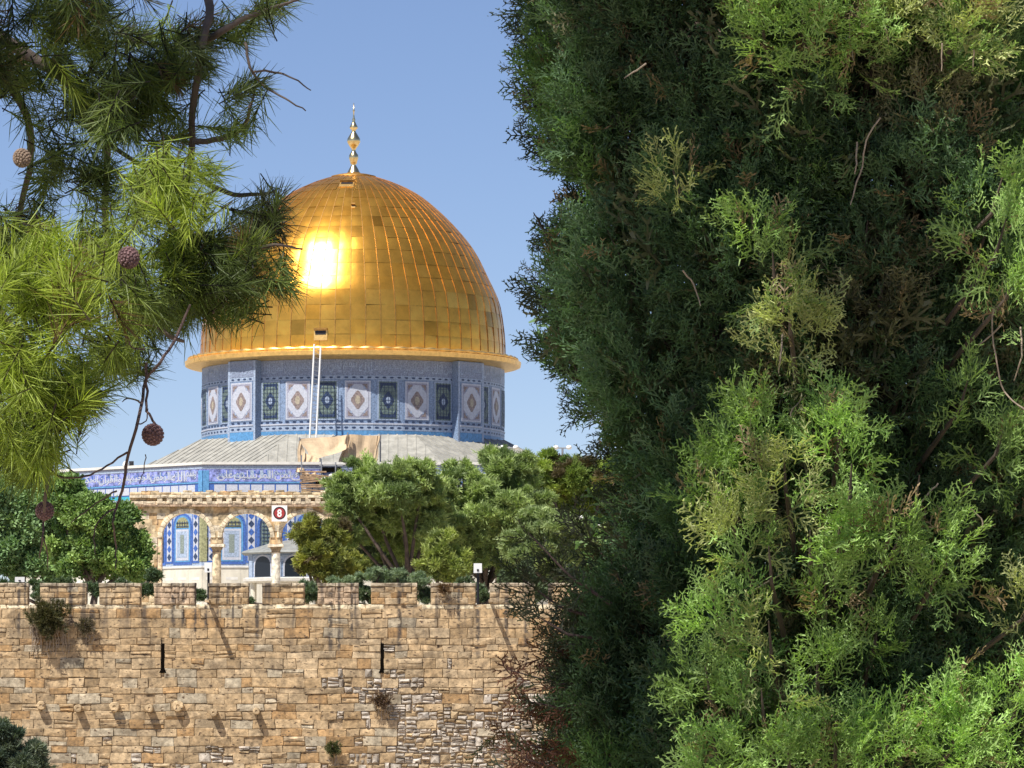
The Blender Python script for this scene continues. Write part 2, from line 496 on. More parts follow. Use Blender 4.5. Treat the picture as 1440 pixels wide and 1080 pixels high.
# ================================================================== DOMED SHRINE
CX, CY = (496 - 720) / F * 350, 350.0
shrine = thing('domed_shrine', (CX, CY, 5.5), 'octagonal shrine with a large gilded dome above blue tiled walls', 'shrine')
prof = [(11.55, 26.55), (11.55, 27.3), (11.50, 28.2), (11.40, 29.2), (11.07, 30.96), (10.29, 32.7), (9.32, 34.64), (8.16, 36.19), (6.6, 37.8), (4.85, 39.2), (2.75, 40.2), (0.9, 40.72)]
def prof_at(t):
    L = [0]
    for i in range(1, len(prof)): L.append(L[-1] + math.dist(prof[i], prof[i - 1]))
    s = t * L[-1]
    for i in range(1, len(prof)):
        if s <= L[i] + 1e-9:
            q = (s - L[i - 1]) / (L[i] - L[i - 1])
            def cr(k):
                p0 = prof[max(i - 2, 0)][k]; p1 = prof[i - 1][k]; p2 = prof[i][k]; p3 = prof[min(i + 1, len(prof) - 1)][k]
                return .5 * ((2 * p1) + (-p0 + p2) * q + (2 * p0 - 5 * p1 + 4 * p2 - p3) * q * q + (-p0 + 3 * p1 - 3 * p2 + p3) * q ** 3)
            return cr(0), cr(1)
    return prof[-1]
def cyl(r, a, z):
    return Vector((CX + r * math.sin(a), CY - r * math.cos(a), z))
def make_dome():
    rows = 17; b = MB()
    ROT = R(3.7) 
    for i in range(rows):
        t0, t1 = i / rows, (i + 1) / rows
        r_mid = prof_at((t0 + t1) / 2)[0]
        nseg = 64 if r_mid > 5.2 else 32
        rt = random.uniform(.95, 1.04)
        for k in range(nseg):
            a0 = ROT + 2 * math.pi * (k - .5) / nseg; a1 = ROT + 2 * math.pi * (k + .5) / nseg
            g = .010 / max(r_mid, 1)
            tone = rt * random.gauss(1, .035)
            hue = random.gauss(0, .012)
            if random.random() < .02: tone *= .62
            c = (.95 * tone, (.46 + hue) * tone, (.065 + hue * .5) * tone)
            tu, tv = random.gauss(0, .013), random.gauss(0, .013)
            n = 3; grid = []
            for p in range(n + 1):
                for q in range(n + 1):
                    u, w = p / n, q / n
                    r, z = prof_at(t0 + (t1 - t0) * w)
                    a = a0 + g + (a1 - a0 - 2 * g) * u
                    bulge = .020 * (1 - (2 * u - 1) ** 2) * (1 - (2 * w - 1) ** 2)
                    e = bulge + .014 * (1 - w) + tu * (u - .5) * 1.2 + tv * (w - .5) * 1.2 + random.gauss(0, .0012)
                    slope = .35 * (i / rows)
                    grid.append(cyl(r + e, a, z + e * slope))
            f = [(p * (n + 1) + q, (p + 1) * (n + 1) + q, (p + 1) * (n + 1) + q + 1, p * (n + 1) + q + 1) for p in range(n) for q in range(n)]
            b.add(grid, f, 'gold', c)
    d = b.build('dome', shrine, smooth=False)
    for p in d.data.polygons: p.use_smooth = True
    # dark backing sheet and standing seams
    b = MB()
    vs = []; fs = []
    NS = 64
    for i in range(rows * 2 + 1):
        r, z = prof_at(min(i / (rows * 2), 1))
        for k in range(NS):
            vs.append(cyl(r - .035, ROT + 2 * math.pi * (k - .5) / NS, z))
    for i in range(rows * 2):
        for k in range(NS):
            k2 = (k + 1) % NS
            fs.append((i * NS + k, i * NS + k2, (i + 1) * NS + k2, (i + 1) * NS + k))
    b.add(vs, fs, 'dark_metal')
    for k in range(64):
        a = ROT + 2 * math.pi * (k - .5) / 64
        top = 1.0 if k % 2 == 0 else .80
        pts = [];
        for i in range(29):
            r, z = prof_at(top * i / 28); pts.append((r, z))
        w = .024
        v = []; f = []
        for r, z in pts:
            for s_, e in ((-1, -.02), (-1, .04), (1, .04), (1, -.02)):
                v.append(cyl(r + e, a + s_ * w / max(r, .8), z + e * .3))
        for i in range(28):
            for q in range(3):
                f.append((i * 4 + q, (i + 1) * 4 + q, (i + 1) * 4 + q + 1, i * 4 + q + 1))
        b.add(v, f, 'gold_seam')
    b.build('seams', d)
    # top collar and finial
    b = MB()
    b.lathe([(1.75, 40.45), (1.7, 40.62), (1.2, 40.74), (.6, 40.80), (.5, 40.9)], (CX, CY, 0), 'gold_seam', 32)
    b.build('collar', d, smooth=True)
    b = MB()
    b.lathe([(.62, 40.80), (.62, 40.92), (.50, 41.2), (.34, 41.55), (.22, 41.75), (.16, 41.85), (.24, 41.95), (.27, 42.1), (.36, 42.35), (.34, 42.6), (.20, 42.8), (.15, 42.95), (.18, 43.1),
             (.34, 43.3), (.50, 43.6), (.48, 43.85), (.30, 44.15), (.17, 44.35), (.15, 44.5), (.30, 44.65), (.31, 44.75), (.18, 45.0), (.10, 45.2), (.13, 45.3), (.06, 45.5), (.04, 45.9), (.10, 46.0), (.04, 46.1), (.02, 46.6)],
            (CX, CY, -.35), 'spire_gold', 24)
    b.build('finial', d, smooth=True)
    # small hatches
    def hatch(px, py, w, h):
        a = math.asin(max(-1, min(1, (px - 496) / F * 338 / 11.3)))
        for t in [i / 300 for i in range(300)]:
            r, z = prof_at(t)
            a = math.asin(max(-.99, min(.99, (px - 496) / F * 342 / r)))
            yy = CY - r * math.cos(a)
            if 1000 - z / yy * F <= py: break
        r2, z2 = prof_at(t + .01)
        up = (cyl(r2, a, z2) - cyl(r, a, z)).normalized()
        U = Vector((math.cos(a), math.sin(a), 0)); N = U.cross(up)
        if N.y > 0: N = -N
        c = cyl(r, a, z)
        b = MB()
        for (u0, u1, v0, v1, e, mt) in ((-w, w, -h, h, .05, 'gold_trim'), (-w, w, h, h + .14, .22, 'gold_seam'), (-w * .8, w * .8, h * .1, h * .9, .07, 'dark_metal')):
            p = [c + U * u + up * v + N * q for q in (-.1, e) for u, v in ((u0, v0), (u1, v0), (u1, v1), (u0, v1))]
            b.add(p, [(4, 5, 6, 7), (0, 1, 5, 4), (1, 2, 6, 5), (2, 3, 7, 6), (3, 0, 4, 7)], mt)
        b.build('hatch', d)
    hatch(489, 258, .55, .45); hatch(458, 472, .5, .38); hatch(500, 290, .15, .12)
make_dome()
def make_cornice():
    b = MB()
    n = 128
    prof_c = [(11.45, 25.80), (12.55, 25.98), (12.72, 26.05), (12.76, 26.36), (12.5, 26.45), (12.1, 26.50), (11.45, 26.62)]
    b.lathe(prof_c, (CX, CY, 0), 'gold_trim', n)
    # rope moulding
    N = 640; vs = []; fs = []
    for i in range(N):
        a = 2 * math.pi * i / N
        rr = .12 + .04 * math.sin(a * 64)
        for k in range(8):
            q = 2 * math.pi * k / 8
            vs.append(cyl(12.42 + rr * math.cos(q), a, 26.56 + rr * math.sin(q)))
    for i in range(N):
        for k in range(8):
            fs.append((i * 8 + k, i * 8 + (k + 1) % 8, ((i + 1) % N) * 8 + (k + 1) % 8, ((i + 1) % N) * 8 + k))
    b.add(vs, fs, 'gold_trim')
    b.build('cornice', shrine, smooth=False)
make_cornice()
def stepped_diamond(b, fc, u, z, w, h, n, mat, steps=3):
    pts = []
    for sx, sz in ((1, 1), (-1, 1), (-1, -1), (1, -1)):
        q = []
        for i in range(steps):
            x0 = w * (1 - i / steps); x1 = w * (1 - (i + 1) / steps) ; zz = h * (i + 1) / steps * .999
            z_prev = h * i / steps
            q += [(x0, z_prev + h / steps * .5), (x1 + w / steps * .35, z_prev + h / steps * .5 if False else z_prev + h / steps)]
        q = [(sx * x, sz * y) for x, y in q]
        if sx * sz < 0: q.reverse()
        pts += q
    fc.poly(b, [(u + x, z + y) for x, y in pts], n, mat)
def wide_panel(fc, z0, z1, w, parent, name='tile_panel', extra=0):
    b = MB(); h = z1 - z0; zc = (z0 + z1) / 2
    fc.rect(b, -w, w, z0, z1, .03, 'tile_grey')
    fc.rect(b, -w + .07, w - .07, z0 + .07, z1 - .07, .05, 'tile_white')
    fc.rect(b, -w + .19, w - .19, z0 + .19, z1 - .19, .058, 'tile_lilac')
    i = w - .24; j = h / 2 - .24
    # big white hexagon band with pointed ends
    fc.poly(b, [(-.13, zc - j), (.13, zc - j), (i, zc - j * .42), (i, zc + j * .42), (.28, zc + j * .93), (-.28, zc + j * .93), (-i, zc + j * .42), (-i, zc - j * .42)], .075, 'tile_white')
    stepped_diamond(b, fc, 0, zc, .50, .68, .085, 'tile_brown')
    fc.poly(b, [(.20 * math.cos(a), zc + .33 * math.sin(a)) for a in [k * math.pi / 5 for k in range(10)]], .095, 'tile_tan')
    for sx in (-1, 1):
        for sz in (-1, 1):
            fc.poly(b, [(sx * i * .92, zc + sz * j * .95), (sx * i * .42, zc + sz * j * .95), (sx * i * .92, zc + sz * j * .62)][::(1 if sx * sz > 0 else -1)], .070, 'tile_brown')
            fc.rect(b, sx * i * .62 - .06, sx * i * .62 + .06, zc + sz * j * .72 - .08, zc + sz * j * .72 + .08, .08, 'tile_pale')
    o = b.build(name, parent)
    return o
def drum_window(fc, z0, z1, w, parent, k):
    b = MB(); h = z1 - z0; zc = (z0 + z1) / 2
    rnd = random.Random(k)
    fld = 'tile_green'
    fc.rect(b, -w, w, z0, z1, .05, 'tile_pale')
    fc.rect(b, -w + .11, w - .11, z0 + .11, z1 - .11, .062, fld)
    fc.rect(b, -w + .2, w - .2, z1 - .42, z1 - .2, .07, 'tile_navy')
    fc.rect(b, -w + .2, w - .2, z0 + .2, z0 + .42, .07, 'tile_navy')
    for sx in (-1, 1):
        for sz in (-1, 1):
            fc.poly(b, [(sx * (w - .2), zc + sz * (h / 2 - .42)), (sx * (w - .42), zc + sz * (h / 2 - .42)), (sx * (w - .2), zc + sz * (h / 2 - .85))][::(1 if sx * sz > 0 else -1)], .068, 'tile_navy')
    stepped_diamond(b, fc, 0, zc, .44, .62, .078, 'tile_navy')
    fc.poly(b, [(.17 * math.cos(a), zc + .26 * math.sin(a)) for a in [q * math.pi / 5 for q in range(10)]], .088, 'tile_pale')
    o = b.build('window', parent)
    g = MB()
    for i in range(5):
        u = -w + .11 + (2 * w - .22) * (i + .5) / 5
        fc.rect(g, u - .012, u + .012, z0 + .11, z1 - .11, .105, 'tile_navy', .09)
    for i in range(9):
        z = z0 + .11 + (h - .22) * (i + .5) / 9
        fc.rect(g, -w + .11, w - .11, z - .012, z + .012, .112, 'tile_navy', .095)
    g.build('grille', o)
def make_drum():
    b = MB()
    ap = 11.42; hw = ap * math.tan(R(5.625))
    parts = []
    for k in range(32):
        th = R(3.7) + k * R(11.25)
        fc = Facet((CX, CY), th, ap)
        b.add([fc.p(-hw, 19.4), fc.p(hw, 19.4), fc.p(hw, 26.0), fc.p(-hw, 26.0)], [(0, 1, 2, 3)], 'tile_grey')
        bu = (k % 8 == 4)
        fr = fc; w = hw
        if bu:
            w = 1.42
            fr = Facet((CX, CY), th, 12.0)
        tgt = MB() if bu else b
        if bu:
            v = [fr.p(-w, 19.4, 0), fr.p(w, 19.4, 0), fr.p(w, 25.85, 0), fr.p(-w, 25.85, 0), fr.p(-w, 19.4, -.8), fr.p(w, 19.4, -.8), fr.p(w, 25.85, -.8), fr.p(-w, 25.85, -.8)]
            tgt.add(v, [(0, 1, 2, 3), (1, 5, 6, 2), (0, 3, 7, 4), (3, 2, 6, 7)], 'tile_grey')
            fr.rect(tgt, -w, -w + .2, 19.5, 25.8, .025, 'tile_pale'); fr.rect(tgt, w - .2, w, 19.5, 25.8, .025, 'tile_pale')
        rw = w - (.21 if bu else 0)
        fr.rect(tgt, -rw, rw, 19.5, 20.55, .02, 'tile_sky')
        fr.rect(tgt, -rw, rw, 20.56, 20.98, .028, 'tile_pale')
        fr.rect(tgt, -rw, rw, 20.99, 21.10, .07, 'tile_white')
        fr.rect(tgt, -rw, rw, 24.32, 24.60, .02, 'tile_pale')
        fr.rect(tgt, -rw, rw, 24.62, 25.78, .03, 'tile_text')
        nd = 4
        for i in range(nd):
            u = -rw + 2 * rw * (i + .5) / nd
            for (zc, hh, ww) in ((20.76, .07, .17), (21.22, .06, .15), (24.46, .06, .16)):
                fr.poly(tgt, [(u - ww, zc), (u - ww * .5, zc - hh), (u + ww * .5, zc - hh), (u + ww, zc), (u + ww * .5, zc + hh), (u - ww * .5, zc + hh)], .04, 'tile_navy')
        wd = shape_word(WORDS[(-k * 2) % len(WORDS)]); wd2 = shape_word(WORDS[(-k * 2 + 1) % len(WORDS)])
        fr.text(tgt, wd, -rw + .05, 24.80, rw * .9, .8, .045, 'tile_pale')
        fr.text(tgt, wd2, .05, 24.80, rw * .9, .8, .045, 'tile_pale')
        parts.append((k, fr, bu, tgt))
    dr = b.build('drum', shrine)
    for k, fr, bu, tgt in parts:
        if bu:
            o = tgt.build('buttress', dr)
            wide_panel(fr, 21.32, 24.28, 1.15, dr)
        elif k % 2 == 0: wide_panel(fr, 21.32, 24.28, 1.02, dr)
        else: drum_window(fr, 21.32, 24.28, .80, dr, k)
make_drum()
def make_octagon():
    AP = 24.85; HW = AP * math.tan(R(22.5))
    TH0 = R(1.4)
    body = MB()
    facets = []
    for k in range(8):
        fc = Facet((CX, CY), TH0 + k * R(45), AP)
        facets.append(fc)
        kk = k if k < 4 else k - 8
        body.add([fc.p(-HW, 5.3), fc.p(HW, 5.3), fc.p(HW, 17.3), fc.p(-HW, 17.3), fc.p(HW * .976, 17.3, -.6), fc.p(-HW * .976, 17.3, -.6), fc.p(HW * .976, 12.5, -.6), fc.p(-HW * .976, 12.5, -.6)],
                 [(0, 1, 2, 3), (3, 2, 4, 5), (5, 4, 6, 7)], 'tile_pale')
        n1 = HW
        fc.rect(body, -n1, n1, 5.4, 10.05, .03, 'marble')
        fc.rect(body, -n1 - .02, n1 + .02, 10.06, 10.2, .10, 'white_stone')
        fc.rect(body, -n1 - .06, n1 + .06, 17.31, 17.5, .16, 'white_stone', -.7)
        fc.rect(body, -n1, n1, 17.0, 17.27, .03, 'tile_lilac')
        fc.rect(body, -n1, n1, 17.02, 17.2, .036, 'tile_pale')
        fc.rect(body, -n1, n1, 16.12, 16.98, .03, 'tile_violet')
        fc.rect(body, -n1, n1, 16.0, 16.10, .06, 'tile_sky')
        fc.rect(body, -n1, n1, 15.3, 15.98, .02, 'tile_blue')
        fc.rect(body, -n1, n1, 15.06, 15.28, .04, 'tile_sky' if kk != -1 else 'tile_turq')
        fc.rect(body, -n1, n1, 14.9, 15.04, .06, 'tile_pale')
        fc.rect(body, -n1, n1, 10.2, 14.88, .02, 'tile_pale')
        # corner strips
        for s_ in (-1, 1):
            a, c = sorted((s_ * (n1 - .42), s_ * n1))
            fc.rect(body, a, c, 15.0, 16.9, .07, 'tile_sky')
            fc.rect(body, a - .1, c + .0, 10.5, 14.85, .05, 'tile_yellow')
        if abs(kk) <= 2:
            for i in range(22):
                u = -9.55 + 19.1 * (i + .5) / 22
                fc.rect(body, u - .385, u + .385, 15.38, 15.9, .04, 'tile_white')
            # inscription in white on blue, read right to left
            u = 9.7; j = 0
            while u > -9.2:
                wd = WORDS[j % len(WORDS)]
                w = .34 * len(wd) + .15
                fc.text(body, shape_word(wd), u - w, 16.18, w * .96, .72, .045, 'tile_white')
                wd2 = WORDS[(j + 5) % len(WORDS)]
                fc.text(body, shape_word(wd2), u - w - .1, 16.30, w * .95, .62, .040, 'tile_pale')
                fc.text(body, shape_word(WORDS[(j + 8) % len(WORDS)]), u - w + .15, 16.52, w * .8, .40, .036, 'tile_blue')
                u -= w; j += 1
            for i in range(15):
                u = -n1 + 2 * n1 * (i + .5) / 15
                fc.rect(body, u - .6, u + .6, 5.6, 9.9, .045, 'marble')
                fc.rect(body, u - .42, u + .42, 9.2, 9.4, .055, 'white_stone')
            for i in range(8):
                u = -9.625 + 2.75 * i
                if abs(u) > 9.9: continue
                fc.rect(body, u - .36, u + .36, 10.4, 14.7, .05, 'tile_blue')
                fc.rect(body, u - .25, u + .25, 10.55, 14.6, .06, 'tile_white')
                for q in range(7):
                    z = 10.85 + q * .57
                    fc.poly(body, [(u - .22, z), (u, z - .27), (u + .22, z), (u, z + .27)], .07, 'tile_blue' if q % 2 else 'tile_navy')
    w_ = body.build('octagon_wall', shrine)
    def arch_pts(w, z0, zs, rise, n=10):
        p = [(-w, z0), (w, z0)]
        for i in range(n + 1):
            a = math.pi * i / n
            p.append((w * math.cos(a), zs + rise * math.sin(a) ** .8))
        return p
    for kk in (-2, -1, 0, 1, 2):
        fc = facets[kk % 8]
        for i in range(7):
            u0 = -8.25 + 2.75 * i
            g = Facet((0, 0), TH0 + kk * R(45), 0); g.O = fc.p(u0, 0, 0)
            b = MB()
            full = (i % 2 == 1)
            g.poly(b, arch_pts(.98, 10.3, 12.95, .98), .05, 'tile_blue')
            g.poly(b, arch_pts(.80, 10.5, 12.95, .82), .065, 'tile_navy' if full else 'tile_sky')
            if full:
                g.poly(b, arch_pts(.66, 10.6, 12.95, .70), .075, 'tile_green')
            else:
                g.poly(b, arch_pts(.66, 12.9, 12.95, .70), .075, 'tile_yellow')
                g.rect(b, -.66, .66, 10.6, 12.8, .08, 'tile_white')
                g.rect(b, -.52, .52, 10.8, 12.65, .088, 'tile_pale')
                g.rect(b, -.19, .19, 11.1, 12.4, .098, 'grille_grey')
            o = b.build('window', w_)
            b = MB()
            for q in range(5):
                u = -.5 + q * .25
                g.rect(b, u - .02, u + .02, 10.7 if full else 12.95, 13.35, .11, 'tile_navy', .08)
            for q in range(10 if full else 2):
                z = (10.9 if full else 13.0) + q * .26
                g.rect(b, -.62, .62, z - .02, z + .02, .118, 'tile_navy', .085)
            b.build('grille', o)
    # lead roof
    b = MB()
    r0, z0_, r1, z1_ = 11.3, 20.25, 24.3, 13.7
    for k in range(8):
        f0 = Facet((CX, CY), TH0 + k * R(45), 0)
        t = math.tan(R(22.5))
        def rp(r, u, e=0):
            return f0.p(u, z0_ + (r - r0) / (r1 - r0) * (z1_ - z0_) + e, r)
        b.add([rp(r1, -r1 * t), rp(r1, r1 * t), rp(r0, r0 * t), rp(r0, -r0 * t)], [(0, 1, 2, 3)], 'lead')
        n = 30
        for i in range(n + 1):
            u = -r1 * t + 2 * r1 * t * i / n
            rs = max(r0, abs(u) / t)
            if r1 - rs < .4: continue
            w = .055
            v = [rp(r1, u - w), rp(r1, u - w, .05), rp(r1, u + w, .05), rp(r1, u + w), rp(rs, u - w), rp(rs, u - w, .05), rp(rs, u + w, .05), rp(rs, u + w)]
            b.add(v, [(0, 1, 5, 4), (1, 2, 6, 5), (2, 3, 7, 6), (0, 3, 2, 1)], 'lead')
    b.build('roof', shrine)
make_octagon()

# ladder leaning on the cornice
def make_ladder():
    bl, br = P(435.5, 617, 336.1), P(444.5, 617, 336.1)
    tl, tr = P(442, 484, 336.8), P(451, 488, 336.8)
    t = thing('ladder', bl, 'tall white ladder leaning against the tiled drum under the golden dome', 'ladder')
    for a, c in ((bl, tl), (br, tr)):
        b = MB(); b.tube([a, c], .07, 'ladder_paint', 6); b.build('rail', t)
    for i in range(1, 22):
        q = i / 22; b = MB()
        b.tube([bl.lerp(tl, q), br.lerp(tr, q)], .022, 'grey_metal', 6)
        b.build('rung', t)
make_ladder()

# canvas sheets over the repair scaffold on the roof edge
def cloth(b, corners, n=14, m=10, sag=.25, noise=.06, mat='canvas', seed=0):
    """bilinear sheet between 4 corners with sag, folds and thickness"""
    r_ = np.random.default_rng(seed)
    ph = r_.uniform(0, 6, 6)
    c = [Vector(q) for q in corners]
    v = []; f = []
    for side in (0, 1):
        for j in range(m + 1):
            for i in range(n + 1):
                u, w = i / n, j / m
                p = (c[0] * (1 - u) + c[1] * u) * (1 - w) + (c[3] * (1 - u) + c[2] * u) * w
                e = sag * math.sin(math.pi * u) * math.sin(math.pi * min(1, w * .9 + .1))
                p = p + Vector((noise * math.sin(9 * w + ph[0] + 3 * u), -side * .02 + noise * 1.6 * math.sin(8 * u + ph[1] + 4 * w) + noise * math.sin(17 * u + ph[2]), -e + noise * .6 * math.sin(7 * u + ph[3])))
                v.append(p)
    K = (n + 1) * (m + 1)
    for s_ in (0, 1):
        for j in range(m):
            for i in range(n):
                a = s_ * K + j * (n + 1) + i
                f.append((a, a + 1, a + n + 2, a + n + 1))
    b.add(v, f, mat)
def make_tarps():
    Yd = 327.0
    t = thing('canvas_shelter', P(478, 660, Yd), 'beige canvas sheets draped over a scaffold frame on the shrine roof', 'shelter')
    b = MB()
    cloth(b, [P(420, 617, Yd), P(490, 611, Yd + 2), P(486, 632, Yd + .5), P(440, 648, Yd - .5)], sag=.2, noise=.05, seed=1)
    Yf = 324.7
    cloth(b, [P(420, 618, Yd), P(430, 634, Yd), P(425, 662, Yf), P(417, 665, Yf)], n=6, sag=.02, noise=.04, seed=2)
    cloth(b, [P(427, 636, Yd), P(450, 646, Yd - 1), P(447, 678, Yf), P(424, 664, Yf)], sag=.1, noise=.08, seed=3)
    cloth(b, [P(487, 612, Yd + 1), P(494, 611, Yd + 1.2), P(490, 650, Yd + 1.1), P(476, 652, Yd + 1)], n=6, sag=.02, noise=.04, seed=6)
    o = b.build('canvas', t)
    b = MB()
    cloth(b, [P(491, 611, Yd + 1.5), P(534, 613, Yd + 1.7), P(530, 655, Yd + 1.6), P(491, 655, Yd + 1.5)], sag=.02, noise=.03, seed=4, mat='canvas')
    cloth(b, [P(531, 613, Yd + 1.2), P(535, 613, Yd + 1.2), P(529, 650, Yd + 1), P(524, 650, Yd + 1)], n=4, sag=.0, noise=.02, seed=5)
    b.build('canvas_screen', t)
    b = MB()
    for (x0, y0, x1, y1, d) in ((421, 615, 421, 692, 0), (450, 616, 450, 690, 1.5), (489, 608, 489, 690, 1.4), (535, 611, 535, 690, 1.9), (420, 660, 490, 656, .5), (421, 617, 536, 613, 2.4),
                                (440, 672, 480, 668, -2.6), (449, 655, 482, 655, -2.5), (421, 690, 470, 690, -2.6), (421, 660, 450, 690, -2.6), (424, 640, 424, 694, -2.7), (452, 645, 452, 694, -2.6), (472, 650, 472, 694, -2.6)):
        b = MB(); b.tube([P(x0, y0, Yd + d), P(x1, y1, Yd + d)], .05, 'grey_metal', 6); b.build('scaffold_pole', t)
    b = MB()
    for i in range(9):
        y = 664 + i * 3.1
        b.box(0, random.uniform(1.2, 2.0), 0, .4, 0, .1, 'wood', M=Matrix.Translation(P(421 + random.uniform(0, 5), y, 324.2)) @ Matrix.Rotation(random.uniform(-.12, .12), 4, 'Y'))
    tag(b.build('plank_stack'), 'bundle of brown planks stacked against the blue parapet below the canvas', 'planks')
    rr = random.Random(3)
    for (px, py, s_, how) in ((456, 674, .24, 'left'), (462, 686, .26, 'lowest'), (466, 669, .2, 'topmost')):
        b = MB(); c = P(px, py, 324.0)
        pr = []
        for i in range(9):
            a = math.pi * i / 8
            pr.append((max(.02, s_ * math.sin(a) * rr.uniform(.85, 1.1)), -s_ * .7 * math.cos(a)))
        b.lathe(pr, c, 'white_stone', 11)
        tag(b.build('rubble_sack', smooth=True), how + ' of the three pale rubble sacks beside the brown planks on the shrine roof edge', 'sack', 'pale sacks beside the planks')
    b = MB()
    for (x0, x1, y0, y1) in ((452, 480, 657, 664), (444, 458, 676, 683), (462, 484, 676, 684)):
        p = P(x0, y1, 324.95); q = P(x1, y0, 324.95)
        b.box(p.x, q.x, p.y - .05, p.y + .1, p.z, q.z, 'hollow')
    b.build('dark_opening', shrine)
make_tarps()

# ================================================================== ARCADE
def make_arcade():
    Y = 300.0; k_ = Y / F
    X = lambda px: (px - 720) * k_
    Z = lambda py: (1000 - py) * k_
    t = thing('stone_arcade', (X(390), Y, 5.5), 'weathered sandstone arcade on slim columns before the blue tiled shrine', 'arcade')
    cols = [305, 388, 471]; piers = [(186, 228), (546, 590)]
    def scol():
        q = random.random(); b_ = random.uniform(.75, 1.25)
        c = (.60, .47, .29) if q < .6 else (.56, .38, .20) if q < .8 else (.66, .57, .43)
        return tuple(x * b_ * .82 for x in c)
    zt = Z(714); y0, y1 = Y - .45, Y + .45
    springs = [(228, 298), (312, 381), (395, 464), (478, 546)]
    zs = Z(757)
    def arch_z(x):
        for a, c in springs:
            xa, xc = X(a), X(c)
            if xa < x < xc:
                m_ = (xa + xc) / 2; r = (xc - xa) / 2
                return zs + math.sqrt(max(0, r * r - (x - m_) ** 2)) * 1.0
        return None
    b = MB()
    # spandrel masonry in small cut cells
    x = X(186); 
    rows = 6
    hts = [(Z(765) + (zt - Z(765)) * i / rows) for i in range(rows + 1)]
    for i in range(rows):
        zA, zB = hts[i], hts[i + 1]
        xx = X(186); xe = X(590)
        while xx < xe:
            w = random.uniform(.35, .75); x2 = min(xx + w, xe)
            c = scol(); off = random.uniform(0, .05)
            s_ = xx
            ns = max(1, int((x2 - xx) / .09))
            for q in range(ns):
                a = xx + (x2 - xx) * q / ns; e = xx + (x2 - xx) * (q + 1) / ns
                za = [arch_z(v) for v in (a, e, (a + e) / 2)]
                if za[2] is None: lo = (zA, zA)
                else:
                    lo = (za[0] if za[0] else zs, za[1] if za[1] else zs)
                    lo = (max(zA, lo[0]), max(zA, lo[1]))
                if min(lo) >= zB - .01: continue
                lo = (min(lo[0], zB), min(lo[1], zB))
                v = [(a, y0 - off, lo[0]), (e, y0 - off, lo[1]), (e, y0 - off, zB), (a, y0 - off, zB), (a, y1, lo[0]), (e, y1, lo[1]), (e, y1, zB), (a, y1, zB)]
                b.add(v, [(0, 1, 2, 3), (5, 4, 7, 6), (0, 4, 5, 1), (3, 2, 6, 7)], 'arcade_stone', c)
            xx = x2
    # voussoirs
    for a, c in springs:
        m_ = X((a + c) / 2); r = (X(c) - X(a)) / 2
        n = 15
        for i in range(n):
            a0 = math.pi * (i + .04) / n; a1 = math.pi * (i + .96) / n
            v = []
            for yy in (y0 - .09, y1):
                for aa, rr in ((a0, r - .01), (a1, r - .01), (a1, r + .26), (a0, r + .26)):
                    v.append((m_ + rr * math.cos(aa), yy, zs + rr * math.sin(aa)))
            q = random.uniform(.85, 1.2)
            b.add(v, [(0, 3, 2, 1), (0, 1, 5, 4), (2, 3, 7, 6), (1, 2, 6, 5), (3, 0, 4, 7)], 'arcade_stone', (.66 * q, .56 * q, .40 * q))
    b.build('arches', t)
    # entablature
    b = MB()
    def course(z0, z1, dy, wmin, wmax, colf, xa=X(183), xb=X(593)):
        xx = xa
        while xx < xb:
            x2 = min(xx + random.uniform(wmin, wmax), xb)
            b.stone(xx, x2 - .01, z0, z1 - .01, y0 - dy, .9 + dy, 'arcade_stone', colf(), bev=.025, jit=.008)
            xx = x2
    def lt():
        q = random.uniform(.85, 1.1)
        return tuple(v * q for v in (.60, .50, .36))
    course(zt, zt + .16, .32, .6, 1.1, lambda: (.30, .21, .14))  # ledge shadow painted into the dark colour of this course
    course(zt + .16, Z(706), .22, .5, 1.0, lt)
    course(Z(706), Z(701.5), .06, .4, .7, scol)
    xx = X(222)
    while xx < X(590):
        b.box(xx, xx + .34, y0 - .26, y0 - .06, Z(709), Z(702), 'arcade_stone', lt(), jit=.02)
        xx += .64
    course(Z(701.5), Z(697), .28, .5, 1.0, lt)
    course(Z(697), Z(693), .14, .35, .8, scol)
    for i in range(26):
        xx = random.uniform(X(185), X(470))
        b.box(xx, xx + random.uniform(.3, .8), y0, y0 + .5, Z(693), Z(693) + random.uniform(.04, .13), 'arcade_stone', scol(), jit=.03)
    b.build('entablature', t)
    for a, c in piers:
        b = MB(); z = 5.5
        while z < Z(765) - .01:
            z2 = min(z + random.uniform(.3, .5), Z(765))
            xx = X(a) + .12
            while xx < X(c) - .25:
                x2 = min(xx + random.uniform(.4, .8), X(c) - .25)
                if X(c) - .25 - x2 < .2: x2 = X(c) - .25
                b.stone(xx, x2, z, z2, y0 - random.uniform(0, .03), .9, 'arcade_stone', scol(), bev=.02, jit=.012)
                xx = x2
            z = z2
        b.box(X(c) - .24, X(c), y0 - .03, y1, 5.5, Z(757), 'arcade_stone', (.66, .50, .32))
        b.box(X(c) - .28, X(c) - .24, y0 - .02, y1, 5.5, zt - .3, 'arcade_stone', (.16, .10, .07))
        b.box(X(a) - .05, X(a) + .7, y0 - .22, y0 - .03, Z(772), Z(765), 'arcade_stone', lt(), jit=.04)
        b.build('pier', t)
